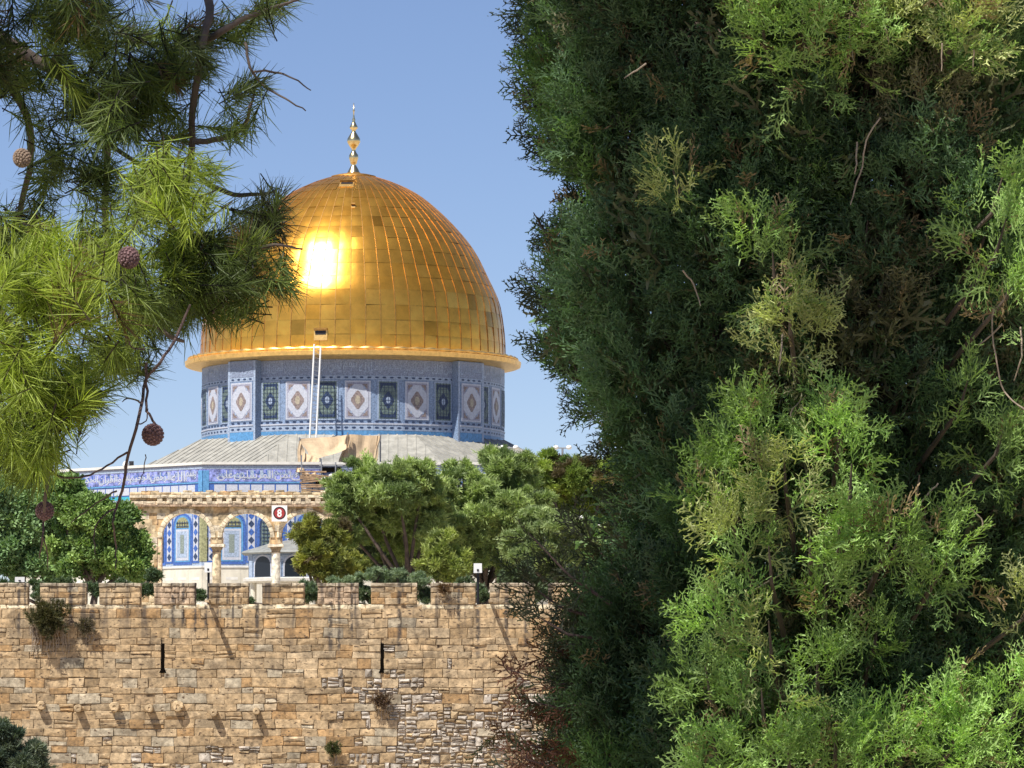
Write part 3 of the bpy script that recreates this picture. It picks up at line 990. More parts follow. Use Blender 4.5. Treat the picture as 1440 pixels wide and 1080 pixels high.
    for cx in cols:
        b = MB(); x = X(cx); c = (.62, .50, .33) if cx != 388 else (.72, .66, .54)
        b.lathe([(.42, 5.5), (.42, 5.8), (.34, 5.95), (.30, 6.05), (.295, 8), (.27, Z(777))], (x, Y, 0), 'arcade_stone', 20, c)
        b.build('column', t, smooth=False)
        b = MB(); 
        b.lathe([(.29, Z(778)), (.33, Z(777)), (.30, Z(775.5)), (.38, Z(772)), (.50, Z(767.5)), (.34, Z(767)), (.36, Z(766.5))], (x, Y, 0), 'arcade_stone', 8, (.34, .25, .16), a0=math.pi / 8)
        b.box(x - .50, x + .50, Y - .5, Y + .5, Z(770), Z(766), 'arcade_stone', (.72, .64, .50), jit=.02)
        b.box(x - .40, x + .40, Y - .42, Y + .42, Z(766), Z(757), 'arcade_stone', (.55, .40, .25), jit=.01)
        b.build('capital', t)
make_arcade()

# number sign on the arcade
def make_sign():
    c = P(393, 722, 298.9)
    t = thing('number_sign', c, 'white square sign with a red number 8 fixed high on the arcade', 'sign')
    b = MB(); b.box(c.x - .5, c.x + .5, c.y, c.y + .06, c.z - .52, c.z + .52, 'sign_white'); b.build('board', t)
    b = MB()
    n = 40; vs = []
    for r in (.41, .335):
        for k in range(n):
            a = 2 * math.pi * k / n
            vs.append((c.x + r * math.cos(a), c.y - .012, c.z + .02 + r * 1.0 * math.sin(a)))
    b.add(vs, [(k, (k + 1) % n, n + (k + 1) % n, n + k) for k in range(n)], 'dark_metal')
    vs = [(c.x + .335 * math.cos(2 * math.pi * k / n), c.y - .008, c.z + .02 + .335 * math.sin(2 * math.pi * k / n)) for k in range(n)]
    b.add(vs, [tuple(range(n))], 'sign_red')
    tv, tf, tw, th_ = text_mesh('8', .03)
    b.add([(c.x - .15 + x * .30 / tw, c.y - .018, c.z - .24 + y * .52 / th_) for x, y in tv], tf, 'sign_white')
    b.build('numeral_disc', t)
    b = MB(); b.box(c.x - .05, c.x + .05, c.y + .06, c.y + .5, c.z - .3, c.z - .2, 'grey_metal'); b.build('bracket', t); b = MB(); b.box(c.x - .05, c.x + .05, c.y + .06, c.y + .5, c.z + .2, c.z + .3, 'grey_metal'); b.build('bracket', t)
make_sign()

# small domed pavilion seen through the arcade
def make_pavilion():
    Y = 314.0; k_ = Y / F
    x, = ((414 - 720) * k_,)
    Z = lambda py: (1000 - py) * k_
    t = thing('pavilion', (x, Y, 5.5), 'low pavilion with a grey lead roof and blue grey arches behind the arcade', 'pavilion')
    Rr = 3.3
    b = MB()
    b.lathe([(Rr + .45, Z(781)), (Rr + .5, Z(779)), (Rr + .42, Z(777)), (2.2, Z(768)), (1.8, Z(765)), (1.2, Z(763)), (.1, Z(759))], (x, Y, 0), 'grey_lead', 8, a0=math.pi / 8)
    b.build('roof', t)
    b = MB(); hw = Rr * math.cos(R(22.5)) * math.tan(R(22.5)); ap = Rr * math.cos(R(22.5))
    z0, z1 = Z(814), Z(780)
    for k in range(8):
        fc = Facet((x, Y), R(4) + k * R(45), ap)
        fc.rect(b, -hw, hw, z0, z1, 0, 'tile_grey', -.3)
        fc.rect(b, -hw, hw, Z(792), Z(783), .03, 'tile_pale')
        fc.rect(b, -hw, -hw + .3, z0, z1, .05, 'tile_pale'); fc.rect(b, hw - .3, hw, z0, z1, .05, 'tile_pale')
        pts = [(-.72, z0 + .06), (.72, z0 + .06)] + [(.72 * math.cos(math.pi * i / 10), z0 + .75 + .68 * math.sin(math.pi * i / 10) ** .85) for i in range(11)]
        fc.poly(b, [(u * 1.15, z0 + (z - z0) * 1.08) for u, z in pts], .04, 'tile_white')
        fc.poly(b, pts, .055, 'dark_glass')
    b.build('wall', t)
    b = MB()
    b.lathe([(Rr + .1, Z(821)), (Rr + .35, Z(819)), (Rr + .38, Z(815)), (Rr, Z(813.5))], (x, Y, 0), 'white_stone', 8, a0=math.pi / 8)
    b.build('ledge', t)
    for k in range(8):
        a = R(22.5 + 4 + 45 * k)
        b = MB(); b.lathe([(.3, 5.5), (.22, 5.8), (.2, 6.4), (.2, Z(821))], (x + 3.0 * math.cos(a), Y + 3.0 * math.sin(a), 0), 'marble', 12); b.build('column', t)
    b = MB(); b.lathe([(1.7, 5.5), (1.7, Z(821))], (x, Y, 0), 'mortar', 8); b.build('core', t)
make_pavilion()

# ================================================================== CITY WALL
YW = 200.0
wx = lambda px: (px - 720) * YW / F
wz = lambda py: (1000 - py) * YW / F
def stone_col(x, z, rub):
    px = x * F / YW + 720; py = 1000 - z * F / YW
    q = random.random()
    if rub:
        c = (.49, .43, .36) if q < .45 else (.41, .36, .30) if q < .6 else (.55, .49, .42) if q < .78 else (.46, .34, .20)
    else:
        warm = .5 + .5 * math.sin(px * .011 + 2.2) * math.sin(py * .02)
        a = Vector((.49, .335, .175)).lerp(Vector((.50, .385, .245)), random.random() * .7 + .3 * (1 - warm))
        if q < .10: a = Vector((.45, .28, .13))
        elif q < .17 + (.12 if py > 930 else 0): a = Vector((.46, .39, .28))
        c = tuple(a)
    k = .84 * max(.70, min(1.25, random.gauss(1, .10)))
    return tuple(v * k for v in c)
def rubble_zone(x, z):
    px = x * F / YW + 720; py = 1000 - z * F / YW
    d = (py - 950 - 18 * math.sin(px * .021) - 12 * math.sin(px * .067 + 1)) / 60
    d = min(d, (px - 500 - 40 * math.sin(py * .05) - 20 * math.sin(py * .11)) / 70)
    d2 = (py - 1030) / 80
    return random.random() < max(0, min(.92, .4 + d)) or random.random() < max(0, min(.4, d2))
def make_wall():
    t = thing('city_wall', (wx(400), YW, -6), 'old crenellated city wall of weathered golden limestone blocks', 'wall')
    b = MB()
    top = wz(850)
    # courses
    z = top; first = True
    slits = [(230, 905, 946), (538, 905, 946)]
    core = MB()
    core.box(-30, 30, YW + .055, YW + 1.6, -6.5, top - .02, 'mortar')
    core.build('wall_core', t)
    while z > -6.2:
        h = .20 if first else random.choice((random.uniform(.26, .34), random.uniform(.34, .48)))
        z0 = z - h
        x = -30.0
        while x < 30:
            rub = rubble_zone(x, z - h / 2) and not first
            w = random.uniform(.45, 1.05) * (1.3 if random.random() < .15 else 1)
            if rub: w = random.uniform(.2, .55)
            x2 = min(x + w, 30)
            hit = None
            for sp, sa, sb in slits:
                sx = wx(sp)
                if z0 < wz(sa) and z > wz(sb) and x < sx + .07 and x2 > sx - .07: hit = sx
            segs = [(x, x2)]
            if hit is not None: segs = [(x, hit - .07), (hit + .07, x2)]
            for a, c in segs:
                if c - a < .06: continue
                prot = random.uniform(-.02, .035) - (.05 if first else 0)
                if rub:
                    # two or three small stones per course height
                    n = random.choice((1, 2, 2, 3)); hz = z0
                    for i in range(n):
                        hh = h / n * random.uniform(.85, 1.0)
                        b.stone(a + random.uniform(0, .03), c - random.uniform(0, .04), hz + .01, hz + hh - .015, YW - random.uniform(-.03, .07), .2, 'masonry', stone_col(x, z, True), bev=.05, jit=.025, tilt=.03)
                        hz += h / n
                else:
                    small = random.random() < .10
                    if small and h > .3:
                        m_ = z0 + h * random.uniform(.4, .6)
                        b.stone(a, c - .012, z0, m_ - .01, YW - prot, .2, 'masonry', stone_col(x, z, False), bev=.03)
                        b.stone(a, c - .012, m_, z - .01, YW - prot - .02, .2, 'masonry', stone_col(x, z, False), bev=.03)
                    else:
                        dr = random.random() < .02
                        b.stone(a, c - random.uniform(.008, .02), z0, z - random.uniform(.008, .02), YW - prot + (.09 if dr else 0), .2, 'masonry',
                                (.68, .58, .40) if first else stone_col(x, z, False), bev=random.uniform(.008, .024), jit=.012, tilt=.012)
            x = x2
        z = z0; first = False
    wob = lambda x, z, a, p: a * (math.sin(x * 1.7 + z * .9 + p) + .6 * math.sin(x * 4.1 - z * 2.3 + 2 * p) + .4 * math.sin(x * 9.3 + z * 5.1))
    still = lambda x: min([1] + [max(0, abs(x - wx(q[0])) - .15) for q in slits])
    b.v = [(x + still(x) * wob(z * 1.3, x, .022, 1), y + wob(x, z * 1.5, .012, 4), z + wob(x, z, .020, 0) * min(1, max(0, (top - z) / .6))) for x, y, z in b.v]
    b.build('stonework', t)
    for sp, sa, sb in slits:
        x = wx(sp); c = MB()
        c.box(x - .075, x + .075, YW + .03, YW + .06, wz(sb), wz(sa), 'hollow')
        c.add([(x - .16, YW - .03, wz(sb) - .02), (x + .16, YW - .03, wz(sb) - .02), (x + .06, YW - .045, wz(sb) + .22), (x - .06, YW - .045, wz(sb) + .22)], [(0, 1, 2, 3)], 'hollow')
        c.build('arrow_slit', t)
    spans = [(-207, -125), (-125, -43)]
    spans = [(-190, -120), (-107, -60), (-43, 40), (57, 122), (140, 198), (217, 275), (294, 350), (369, 428), (447, 504), (522, 586), (606, 669), (689, 752), (771, 835)]
    q = 853
    while q < 1700: spans.append((q, q + 63)); q += 82
    for a, c_ in spans:
        m_ = MB(); xa, xc = wx(a), wx(c_); z = top + .0
        m_.box(xa + .05, xc - .05, YW + .05, YW + .58, top - .02, wz(820) - .03, 'mortar')
        tot = wz(820) - top; hs = [.27, .24, .25]; hs.append(tot - sum(hs))
        small = (a in (217, 447))
        for r_i, h in enumerate(hs):
            last = (r_i == 3)
            n = 1 if not small or last else 1
            x = xa - (.02 if last else 0); xe = xc + (.02 if last else 0)
            while x < xe - .01:
                w = random.uniform(.25, .45) if small else random.uniform(.35, .8)
                x2 = min(x + w, xe)
                if xe - x2 < .18: x2 = xe
                c = stone_col(x, z, False)
                qq = random.uniform(.8, 1.15)
                if last: c = tuple(v * qq for v in (.42, .35, .25))
                elif small: c = tuple(v * qq for v in (.46, .34, .23))
                m_.stone(x, x2 - .012, z, z + h - .012, YW - random.uniform(-.01, .025) - (.03 if last else 0), .66 if last else .2, 'masonry', c, bev=.025, jit=.01)
                m_.stone(x, x2 - .012, z, z + h - .012, YW + .45, .2, 'masonry', c, bev=.01, jit=.01)
                if x == xa or x2 == xe:
                    xs_ = xa if x == xa or (last and x < xa) else xc - .15
                    if x == xa: m_.box(xa, xa + .15, YW + .03, YW + .62, z, z + h - .01, 'masonry', c, jit=.008)
                    if x2 >= xc - .001: m_.box(xc - .15, xc, YW + .03, YW + .62, z, z + h - .01, 'masonry', c, jit=.008)
                x = x2
            z += h
        m_.build('merlon', t)
    # column drums set through the wall as headers
    for px, py, r in ((60, 992, .19), (112, 996, .17), (163, 994, .22), (212, 996, .17), (252, 993, .24), (302, 1002, .17), (362, 1000, .15)):
        c = MB(); x, zz = wx(px), wz(py)
        d = random.uniform(.34, .48)
        n = 14; vs = []; fs = []
        for (yy, rr) in ((YW + .1, r), (YW - d + .04, r), (YW - d, r * .88), (YW - d - .01, r * .35), (YW - d + .02, r * .28)):
            for k in range(n):
                a = 2 * math.pi * k / n
                w = 1 + .05 * math.sin(3 * a + px)
                vs.append((x + rr * w * math.cos(a), yy, zz + rr * w * math.sin(a)))
        for i in range(4):
            for k in range(n):
                fs.append((i * n + k, i * n + (k + 1) % n, (i + 1) * n + (k + 1) % n, (i + 1) * n + k))
        fs.append(tuple(4 * n + k for k in range(n)))
        c.add(vs, fs, 'masonry', (.46, .34, .20))
        c.build('corbel', t)
    # stone waterspouts that throw the long slanting shadows
    for px, py in ((294, 846), (690, 846)):
        c = MB(); x, zz = wx(px), wz(py)
        v = [(x - .05, YW + .2, zz - .07), (x + .05, YW + .2, zz - .07), (x + .05, YW + .2, zz + .05), (x - .05, YW + .2, zz + .05),
             (x - .09, YW - 1.25, zz - .06), (x + .09, YW - 1.25, zz - .06), (x + .09, YW - 1.25, zz + .04), (x - .09, YW - 1.25, zz + .04)]
        c.add(v, [(0, 1, 5, 4), (1, 2, 6, 5), (2, 3, 7, 6), (3, 0, 4, 7), (4, 5, 6, 7)], 'masonry', (.5, .38, .24))
        c.build('waterspout', t)
make_wall()

# small lamps and loudspeakers on posts behind the parapet
def post_lamp(px, py, Y, w, h, zb, label, arm=0):
    c = P(px, py, Y)
    t = thing('floodlight', (c.x, c.y, zb), label, 'floodlight', 'white lamp boxes on posts behind the city wall')
    b = MB()
    b.box(c.x - w / 2, c.x + w / 2, c.y - .12, c.y + .12, c.z - h / 2, c.z + h / 2, 'lamp_white', jit=.01)
    b.build('housing', t)
    b = MB(); b.box(c.x - w * .12, c.x + w * .12, c.y - .145, c.y - .122, c.z - h * .32, c.z - h * .1, 'dark_metal'); b.build('lens', t)
    b = MB(); b.tube([(c.x, c.y + .15, zb), (c.x, c.y + .15, c.z)], .055, 'dark_metal', 8); b.build('post', t)
post_lamp(293, 798, 204, .33, .44, 3.3, 'white lamp box on a dark post in front of the slim arcade column')
post_lamp(672, 799, 204, .36, .42, 3.3, 'white lamp box on a post before the round pine trees')
post_lamp(28, 815, 204, .42, .22, 3.3, 'flat white lamp box low over the wall at the far left')
def mast(px, py, Y, label, n=2):
    c = P(px, py, Y)
    t = thing('floodlight_mast', (c.x, c.y, 3.6), label, 'floodlight', 'white floodlights on masts rising behind the pines')
    b = MB(); b.tube([(c.x, c.y, 3.6), (c.x, c.y, c.z)], [.12, .07], 'grey_metal', 8); b.tube([(c.x - .5, c.y, c.z), (c.x + .5, c.y, c.z)], .04, 'grey_metal', 6); b.build('pole', t)
    for i in range(n):
        q = MB(); x = c.x - .42 + .84 * i
        q.lathe([(.03, -.16), (.14, -.12), (.19, -.03), (.16, .07), (.07, .12)], (x, c.y - .1, c.z + .05), 'lamp_white', 12)
        q.build('lamp', t, smooth=True)
mast(791, 630, 297, 'twin white floodlights just above the pines beside the cypress')
mast(716, 630, 292, 'twin white floodlights low beside the foot of the tiled drum')
def roof_lamp():
    c = P(177, 655, 330.3); z = 17.5
    t = thing('roof_lamp', (c.x, c.y, z), 'small white lamp standing on the parapet left of the dome', 'lamp')
    b = MB(); b.lathe([(.22, 0), (.24, .08), (.2, .22), (.12, .32), (.07, .36)], (c.x, c.y, z), 'lamp_white', 14); b.build('housing', t)
    b = MB(); b.box(c.x + .25, c.x + .55, c.y - .15, c.y + .15, z, z + .34, 'dark_metal', jit=.03); b.build('ballast', t)
roof_lamp()
def street_lamp():
    t = thing('street_lamp', (P(846, 720, 236).x, 236, 3.5), 'pale street lamp with a long arm in front of the pines', 'street lamp')
    b = MB(); a = P(848, 745, 236); b.tube([(a.x, 236, 3.5), (a.x, 236, a.z), tuple(P(838, 733, 236)), tuple(P(824, 729, 236))], [.09, .07, .05, .04], 'lamp_white', 8); b.build('pole', t)
    b = MB(); p = P(824, 729, 236); q = P(805, 726, 236)
    b.tube([p, p.lerp(q, .3), p.lerp(q, .8), q], [.05, .12, .10, .03], 'lamp_white', 8); b.build('lamp_head', t)
street_lamp()

# ================================================================== MIDDLE-DISTANCE TREES
def tuft_template(n, L, w, spread, leaf=False, seed=0):
    r_ = np.random.default_rng(seed)
    V = []; Q = []; C = []
    for i in range(n):
        d = unit(np.array([r_.normal() * spread, r_.normal() * spread, 1.0]))
        o = r_.normal(size=3) * L * (.45 if leaf else .16)
        l = L * r_.uniform(.6, 1.1)
        side = unit(np.cross(d, r_.normal(size=3)))
        p0 = o; p1 = o + d * l
        if leaf:
            m_ = (p0 + p1) / 2
            q = np.array([p0, m_ + side * w, p1, m_ - side * w])
        else:
            q = ribbon(p0, p1, w, w * .45, side)
        V.append(q); Q.append(np.arange(4) + 4 * i)
        C.append(np.repeat([[r_.uniform(.7, 1.3)] * 3], 4, 0))
    return np.concatenate(V), np.array(Q), np.concatenate(C)
T_PINE = [tuft_template(9, .26, .022, .55, seed=i) for i in range(4)]
T_LEAF = [tuft_template(9, .22, .060, .8, leaf=True, seed=i + 20) for i in range(4)]
T_BUSH = [tuft_template(8, .20, .018, .7, seed=i + 40) for i in range(4)]
def far_tree(name, label, cat, Y, lobes, trunk_px, base_z, c1, c2, tmpl, group=None, sub=20, dens=62, subr=.30, tscale=.88, kbrown=0.0, thin=0.0):
    """lobes: (px,py,r_px[,dy]) in photo pixels at depth Y"""
    k_ = Y / F
    root = Vector(((trunk_px - 720) * k_, Y, base_z))
    t = thing(name, root, label, cat, group)
    pos = []; dirs = []; cols = []
    cents = []
    c1 = np.array(c1); c2 = np.array(c2)
    for lb in lobes:
        px, py, rp = lb[:3]; dy = lb[3] if len(lb) > 3 else 0
        c = np.array(P(px, py, Y + dy)); r = rp * k_
        cents.append((c, r))
        ns = sub
        for j in range(ns):
            d = unit(rng.normal(size=3)); d[2] = d[2] * .8 + .15
            sr = r * subr * rng.uniform(.35, 1.35)
            sc = c + d * (r - sr * .7) * rng.uniform(.68, 1.16)
            ax = rng.uniform(.6, 1.45, 3) * np.array([1, 1, .75])
            n = int(dens * (sr / .5) ** 2 * 4 / tscale ** 2) + 14
            e = unit(rng.normal(size=(n, 3)))
            e[:, 2] = np.where(rng.random(n) < .5, np.abs(e[:, 2]), e[:, 2])
            rad = sr * (rng.uniform(.25, 1.0, n)[:, None] ** .6) * (1 + .35 * np.sin(e[:, :1] * 5 + e[:, 2:] * 4 + rng.uniform(0, 6)))
            stray = rng.random(n) < .07
            rad[stray] *= 1.4
            pos.append(sc + e * rad * ax); dirs.append(e + np.array([0, 0, .35]) + rng.normal(size=(n, 3)) * .5)
            mixv = np.clip(rng.normal(.5, .32), 0, 1)
            col = c1 * (1 - mixv) + c2 * mixv
            if rng.random() < kbrown: col = np.array([.12, .095, .045])
            cols.append(np.repeat(col[None], n, 0) * rng.uniform(.75, 1.25, (n, 1)))
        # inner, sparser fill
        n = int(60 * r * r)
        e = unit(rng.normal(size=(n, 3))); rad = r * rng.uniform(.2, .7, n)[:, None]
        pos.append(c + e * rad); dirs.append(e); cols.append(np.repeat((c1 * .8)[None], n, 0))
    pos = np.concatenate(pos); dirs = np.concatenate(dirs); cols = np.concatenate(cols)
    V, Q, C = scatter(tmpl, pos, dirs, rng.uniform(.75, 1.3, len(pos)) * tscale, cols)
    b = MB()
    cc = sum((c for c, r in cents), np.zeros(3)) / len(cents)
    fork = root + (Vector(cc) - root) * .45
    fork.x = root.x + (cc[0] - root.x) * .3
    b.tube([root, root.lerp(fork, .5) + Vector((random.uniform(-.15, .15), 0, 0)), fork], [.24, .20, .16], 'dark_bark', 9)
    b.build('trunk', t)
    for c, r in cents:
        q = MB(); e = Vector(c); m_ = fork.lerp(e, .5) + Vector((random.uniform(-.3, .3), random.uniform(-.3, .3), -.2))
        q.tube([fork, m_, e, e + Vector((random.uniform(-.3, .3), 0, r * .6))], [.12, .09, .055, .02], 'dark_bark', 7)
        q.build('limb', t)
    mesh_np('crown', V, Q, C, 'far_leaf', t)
    return t
PG1, PG2 = (.17, .24, .085), (.42, .52, .18)
GP = 'round pine trees behind the city wall'
far_tree('pine_tree', 'round domed pine nearest the arcade with a deep shaded hollow beneath', 'tree', 236,
         [(518, 690, 50, 1), (490, 708, 36, 0), (560, 690, 44, -1), (592, 685, 42, 0), (615, 710, 34, 2), (560, 722, 40, 1.5), (492, 750, 28, 1), (600, 748, 34, 1), (525, 750, 26, 3), (570, 765, 26, 3), (540, 800, 26, 4), (585, 800, 24, 4)], 580, 3.5, PG1, PG2, T_PINE, GP)
far_tree('pine_tree', 'small leaning pine between the arcade and the big round pine', 'tree', 231,
         [(436, 742, 18), (448, 768, 24), (462, 795, 26), (472, 752, 22, 2), (492, 802, 24, 1), (432, 795, 18), (470, 800, 24, 1), (445, 780, 22), (425, 755, 14)], 462, 3.5, (.15, .18, .05), (.36, .37, .07), T_PINE, GP, kbrown=.1)
far_tree('pine_tree', 'tallest bright green pine in the middle of the pine row', 'tree', 244,
         [(690, 675, 46), (650, 690, 44, -2), (725, 672, 40, 1), (700, 720, 48, -3), (658, 748, 44, -3), (745, 715, 40), (690, 775, 34, -3), (630, 720, 34, -2), (650, 790, 26, -2), (725, 755, 36, -2), (720, 795, 28, -2)], 680, 3.5, PG1, PG2, T_PINE, GP)
far_tree('pine_tree', 'broad pine with brownish inner branches beside the cypress', 'tree', 252,
         [(770, 672, 38), (810, 674, 40), (850, 680, 40), (800, 720, 36, 1), (850, 725, 40, 1), (890, 690, 40)], 800, 3.5, (.13, .20, .05), (.35, .44, .08), T_PINE, GP, kbrown=.2)
far_tree('pine_tree', 'pale grey green pine low in front of the tall pines by the cypress', 'tree', 226,
         [(760, 745, 34), (800, 760, 36, -1), (735, 780, 34), (790, 795, 30), (835, 790, 36, 1), (870, 770, 36, 2)], 790, 3.5, (.20, .27, .11), (.36, .44, .18), T_PINE, GP)
far_tree('pine_tree', 'low pine bush with a pointed tip under the tall pines behind the wall', 'tree', 218,
         [(622, 770, 24), (615, 795, 28), (640, 800, 26)], 625, 3.5, (.2, .25, .08), (.38, .44, .11), T_PINE, GP)
far_tree('shade_pine', 'added filler pine with shade painted into its dark green behind the round pine trees', 'tree', 262,
         [(540, 760, 45), (590, 770, 45), (640, 780, 45), (700, 780, 45), (760, 790, 45), (500, 770, 36), (830, 780, 45), (880, 780, 45)], 690, 3.5, (.03, .045, .025), (.07, .10, .045), T_PINE, None, sub=16)  # filler tree; shade of the pine hollows painted as its dark green
far_tree('hedge_shrub', 'dull grey green shrubs along the wall top under the pines', 'shrub', 207,
         [(470, 826, 14), (500, 822, 16), (530, 816, 17), (560, 818, 18), (590, 822, 16), (430, 828, 12)], 540, 3.4, (.15, .21, .12), (.24, .31, .17), T_BUSH, None, sub=12, tscale=.8)
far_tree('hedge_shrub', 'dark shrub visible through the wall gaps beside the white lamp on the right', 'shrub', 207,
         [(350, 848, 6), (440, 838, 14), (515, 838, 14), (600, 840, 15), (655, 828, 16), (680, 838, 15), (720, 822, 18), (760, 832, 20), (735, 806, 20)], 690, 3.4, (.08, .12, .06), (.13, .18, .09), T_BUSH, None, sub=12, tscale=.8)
LG1, LG2 = (.11, .20, .06), (.30, .42, .12)
GL = 'broadleaf trees behind the left end of the wall'
far_tree('broadleaf_tree', 'bluish green broadleaf tree at the left edge under the pine needles', 'tree', 226,
         [(10, 720, 52), (55, 735, 52), (20, 785, 46), (75, 790, 42), (-40, 740, 50), (40, 690, 34)], 30, 3.4, (.11, .20, .09), (.27, .40, .17), T_LEAF, GL)
far_tree('broadleaf_tree', 'bright yellow green broadleaf tree next to the left arcade pier', 'tree', 220,
         [(120, 730, 44), (150, 745, 40), (110, 785, 40), (160, 790, 38), (185, 770, 26), (190, 802, 22), (85, 700, 30)], 130, 3.4, LG1, LG2, T_LEAF, GL)
far_tree('hedge_shrub', 'dark foliage behind the left wall gaps', 'shrub', 208,
         [(50, 832, 16), (130, 832, 16), (170, 828, 14), (205, 834, 14), (90, 826, 14), (10, 830, 16), (216, 812, 12), (280, 838, 9)], 130, 3.4, (.06, .10, .05), (.11, .16, .07), T_BUSH, None, sub=12, tscale=.8)

# plants growing on and before the wall
def wall_plant(name, label, px, py, rpx, Y, c1, c2, hang=0, n=900, squash=.8, tscale=.8):
    k_ = Y / F; c = P(px, py, Y); r = rpx * k_
    t = thing(name, c, label, 'plant')
    e = unit(rng.normal(size=(n, 3))); e[:, 1] = -np.abs(e[:, 1])
    rad = r * rng.uniform(.1, 1.15, n)[:, None] ** .9 * (1 + .3 * np.sin(e[:, :1] * 6 + e[:, 2:] * 5))
    pos = np.array(c) + e * rad * np.array([1, .6, squash])
    mixv = rng.random((n, 1))
    cols = np.array(c1) * (1 - mixv) + np.array(c2) * mixv
    V, Q, C = scatter(T_BUSH, pos, e + np.array([0, -.2, .3]), rng.uniform(.6, 1.2, n) * tscale, cols)
    mesh_np('foliage', V, Q, C, 'far_leaf', t)
    b = MB()
    b.tube([c + Vector((0, .25, 0)), c + Vector((0, -.1, 0)), c + Vector((0, -.3, .1))], [.05, .04, .02], 'dark_bark', 6)
    for i in range(hang):
        x = c.x + random.uniform(-r, r * 1.1); L = random.uniform(.5, 1.5) * r * 1.4
        p = [Vector((x * .4 + c.x * .6, c.y - .1, c.z))]
        for q in range(5):
            p.append(Vector((x + random.uniform(-.08, .08), YW - .09 - random.random() * .06, c.z - .15 - L * (q + 1) / 5)))
        b.tube(p, [.018] * 6, 'twig', 4)
    b.build('stems', t)
wall_plant('caper_bush', 'olive bush rooted in the wall face with dry stems trailing below it', 68, 868, 25, 199.6, (.055, .06, .025), (.11, .10, .04), hang=34, n=1500, squash=.9)
wall_plant('dry_tuft', 'small dry tuft on the wall just right of the olive bush', 120, 880, 11, 199.75, (.09, .075, .05), (.14, .12, .07), hang=9, n=170)
wall_plant('wall_weed', 'reddish brown weed in the rubble below the right arrow slit', 537, 985, 13, 199.75, (.10, .06, .045), (.17, .11, .07), hang=8, n=200)
wall_plant('wall_weed', 'little green weed near the bottom of the wall', 468, 1052, 10, 199.75, (.06, .08, .03), (.11, .11, .04), hang=4, n=200)
wall_plant('wall_weed', 'dry twiggy weed on the face of a merlon under the lamp box', 624, 828, 8, 199.7, (.12, .07, .04), (.20, .12, .06), hang=6, n=110)
far_tree('dark_conifer', 'dark grey green conifer top at the bottom left before the wall', 'tree', 120,
         [(10, 1075, 30), (35, 1085, 30), (5, 1040, 22), (50, 1060, 14), (20, 1120, 50), (-20, 1070, 40)], 10, -15, (.06, .09, .06), (.16, .19, .12), T_PINE, None, sub=14, dens=130, subr=.32, tscale=.55)

# ================================================================== FOREGROUND PINE (left)
def needle_template(n, L, w, seed, stem=.10, spread=(25, 70), two=True):
    r_ = np.random.default_rng(seed)
    V = []; Q = []; C = []; o = 0
    for i in range(n):
        s_ = (i + .5) / n
        base = np.array([0, 0, -stem + stem * s_])
        a = r_.uniform(0, 2 * math.pi)
        th = math.radians(r_.uniform(*spread)) * (1.15 - .55 * s_)
        d = np.array([math.sin(th) * math.cos(a), math.sin(th) * math.sin(a), math.cos(th)])
        l = L * r_.uniform(.7, 1.1)
        side = unit(np.cross(d, r_.normal(size=3)))
        bend = np.array([math.cos(a), math.sin(a), 0]) * l * r_.uniform(-.22, .16) + r_.normal(size=3) * l * .05
        k = [base, base + d * l * .5 + bend * .3, base + d * l + bend]
        V.append(np.array([k[0] - side * w * .8, k[0] + side * w * .8, k[1] + side * w, k[1] - side * w, k[2] + side * w * .25, k[2] - side * w * .25]))
        Q.append([[o, o + 1, o + 2, o + 3], [o + 3, o + 2, o + 4, o + 5]])
        t = r_.uniform(.75, 1.25); C.append(np.repeat([[t, t, t * r_.uniform(.8, 1.2)]], 6, 0)); o += 6
    # woody twig
    w2 = .0020
    for q in range(2):
        sd = np.array([[1, 0, 0], [0, 1, 0]][q])
        p0 = np.array([0, 0, -stem * 1.12]); p1 = np.array([0, 0, .0])
        V.append(np.array([p0 - sd * w2, p0 + sd * w2, p1 + sd * w2 * .7, p1 - sd * w2 * .7])); Q.append([[o, o + 1, o + 2, o + 3]]); C.append(np.repeat([[.22, .13, .5]], 4, 0)); o += 4
    return np.concatenate(V), np.concatenate([np.array(q) for q in Q]), np.concatenate(C)
T_NEED = [needle_template(46, .082, .00125, 100 + i, spread=(20, 78)) for i in range(8)]
T_NEED_BIG = [needle_template(46, .13, .0026, 140 + i, stem=.2, spread=(25, 85)) for i in range(4)]

def to_world(pxpy, Y):
    px, py = pxpy[:, 0], pxpy[:, 1]
    a = (px - 720) / F; b = (540 - py) / F
    d = np.stack([a, CP - b * SP, SP + b * CP], 1)
    return d * (Y / d[:, 1])[:, None]

pine = thing('foreground_pine', (-2.9, 12.2, -1.8), 'long needled pine with hanging cones filling the upper left foreground', 'tree')
def ptube(b, pts, Ys, radii, mat, n=7, wig=0):
    q = []
    for (px, py), Y in zip(pts, Ys): q.append(P(px, py, Y))
    # smooth
    out = []; rr = []
    for i in range(len(q) - 1):
        p0 = q[max(i - 1, 0)]; p1 = q[i]; p2 = q[i + 1]; p3 = q[min(i + 2, len(q) - 1)]
        for k in range(4):
            t = k / 4
            out.append(.5 * ((2 * p1) + (p2 - p0) * t + (2 * p0 - 5 * p1 + 4 * p2 - p3) * t * t + (3 * p1 - p0 - 3 * p2 + p3) * t ** 3) + Vector([random.gauss(0, wig) for _ in range(3)]))
            rr.append(radii[i] * (1 - t) + radii[i + 1] * t)
    out.append(q[-1]); rr.append(radii[-1])
    b.tube(out, rr, mat, n)
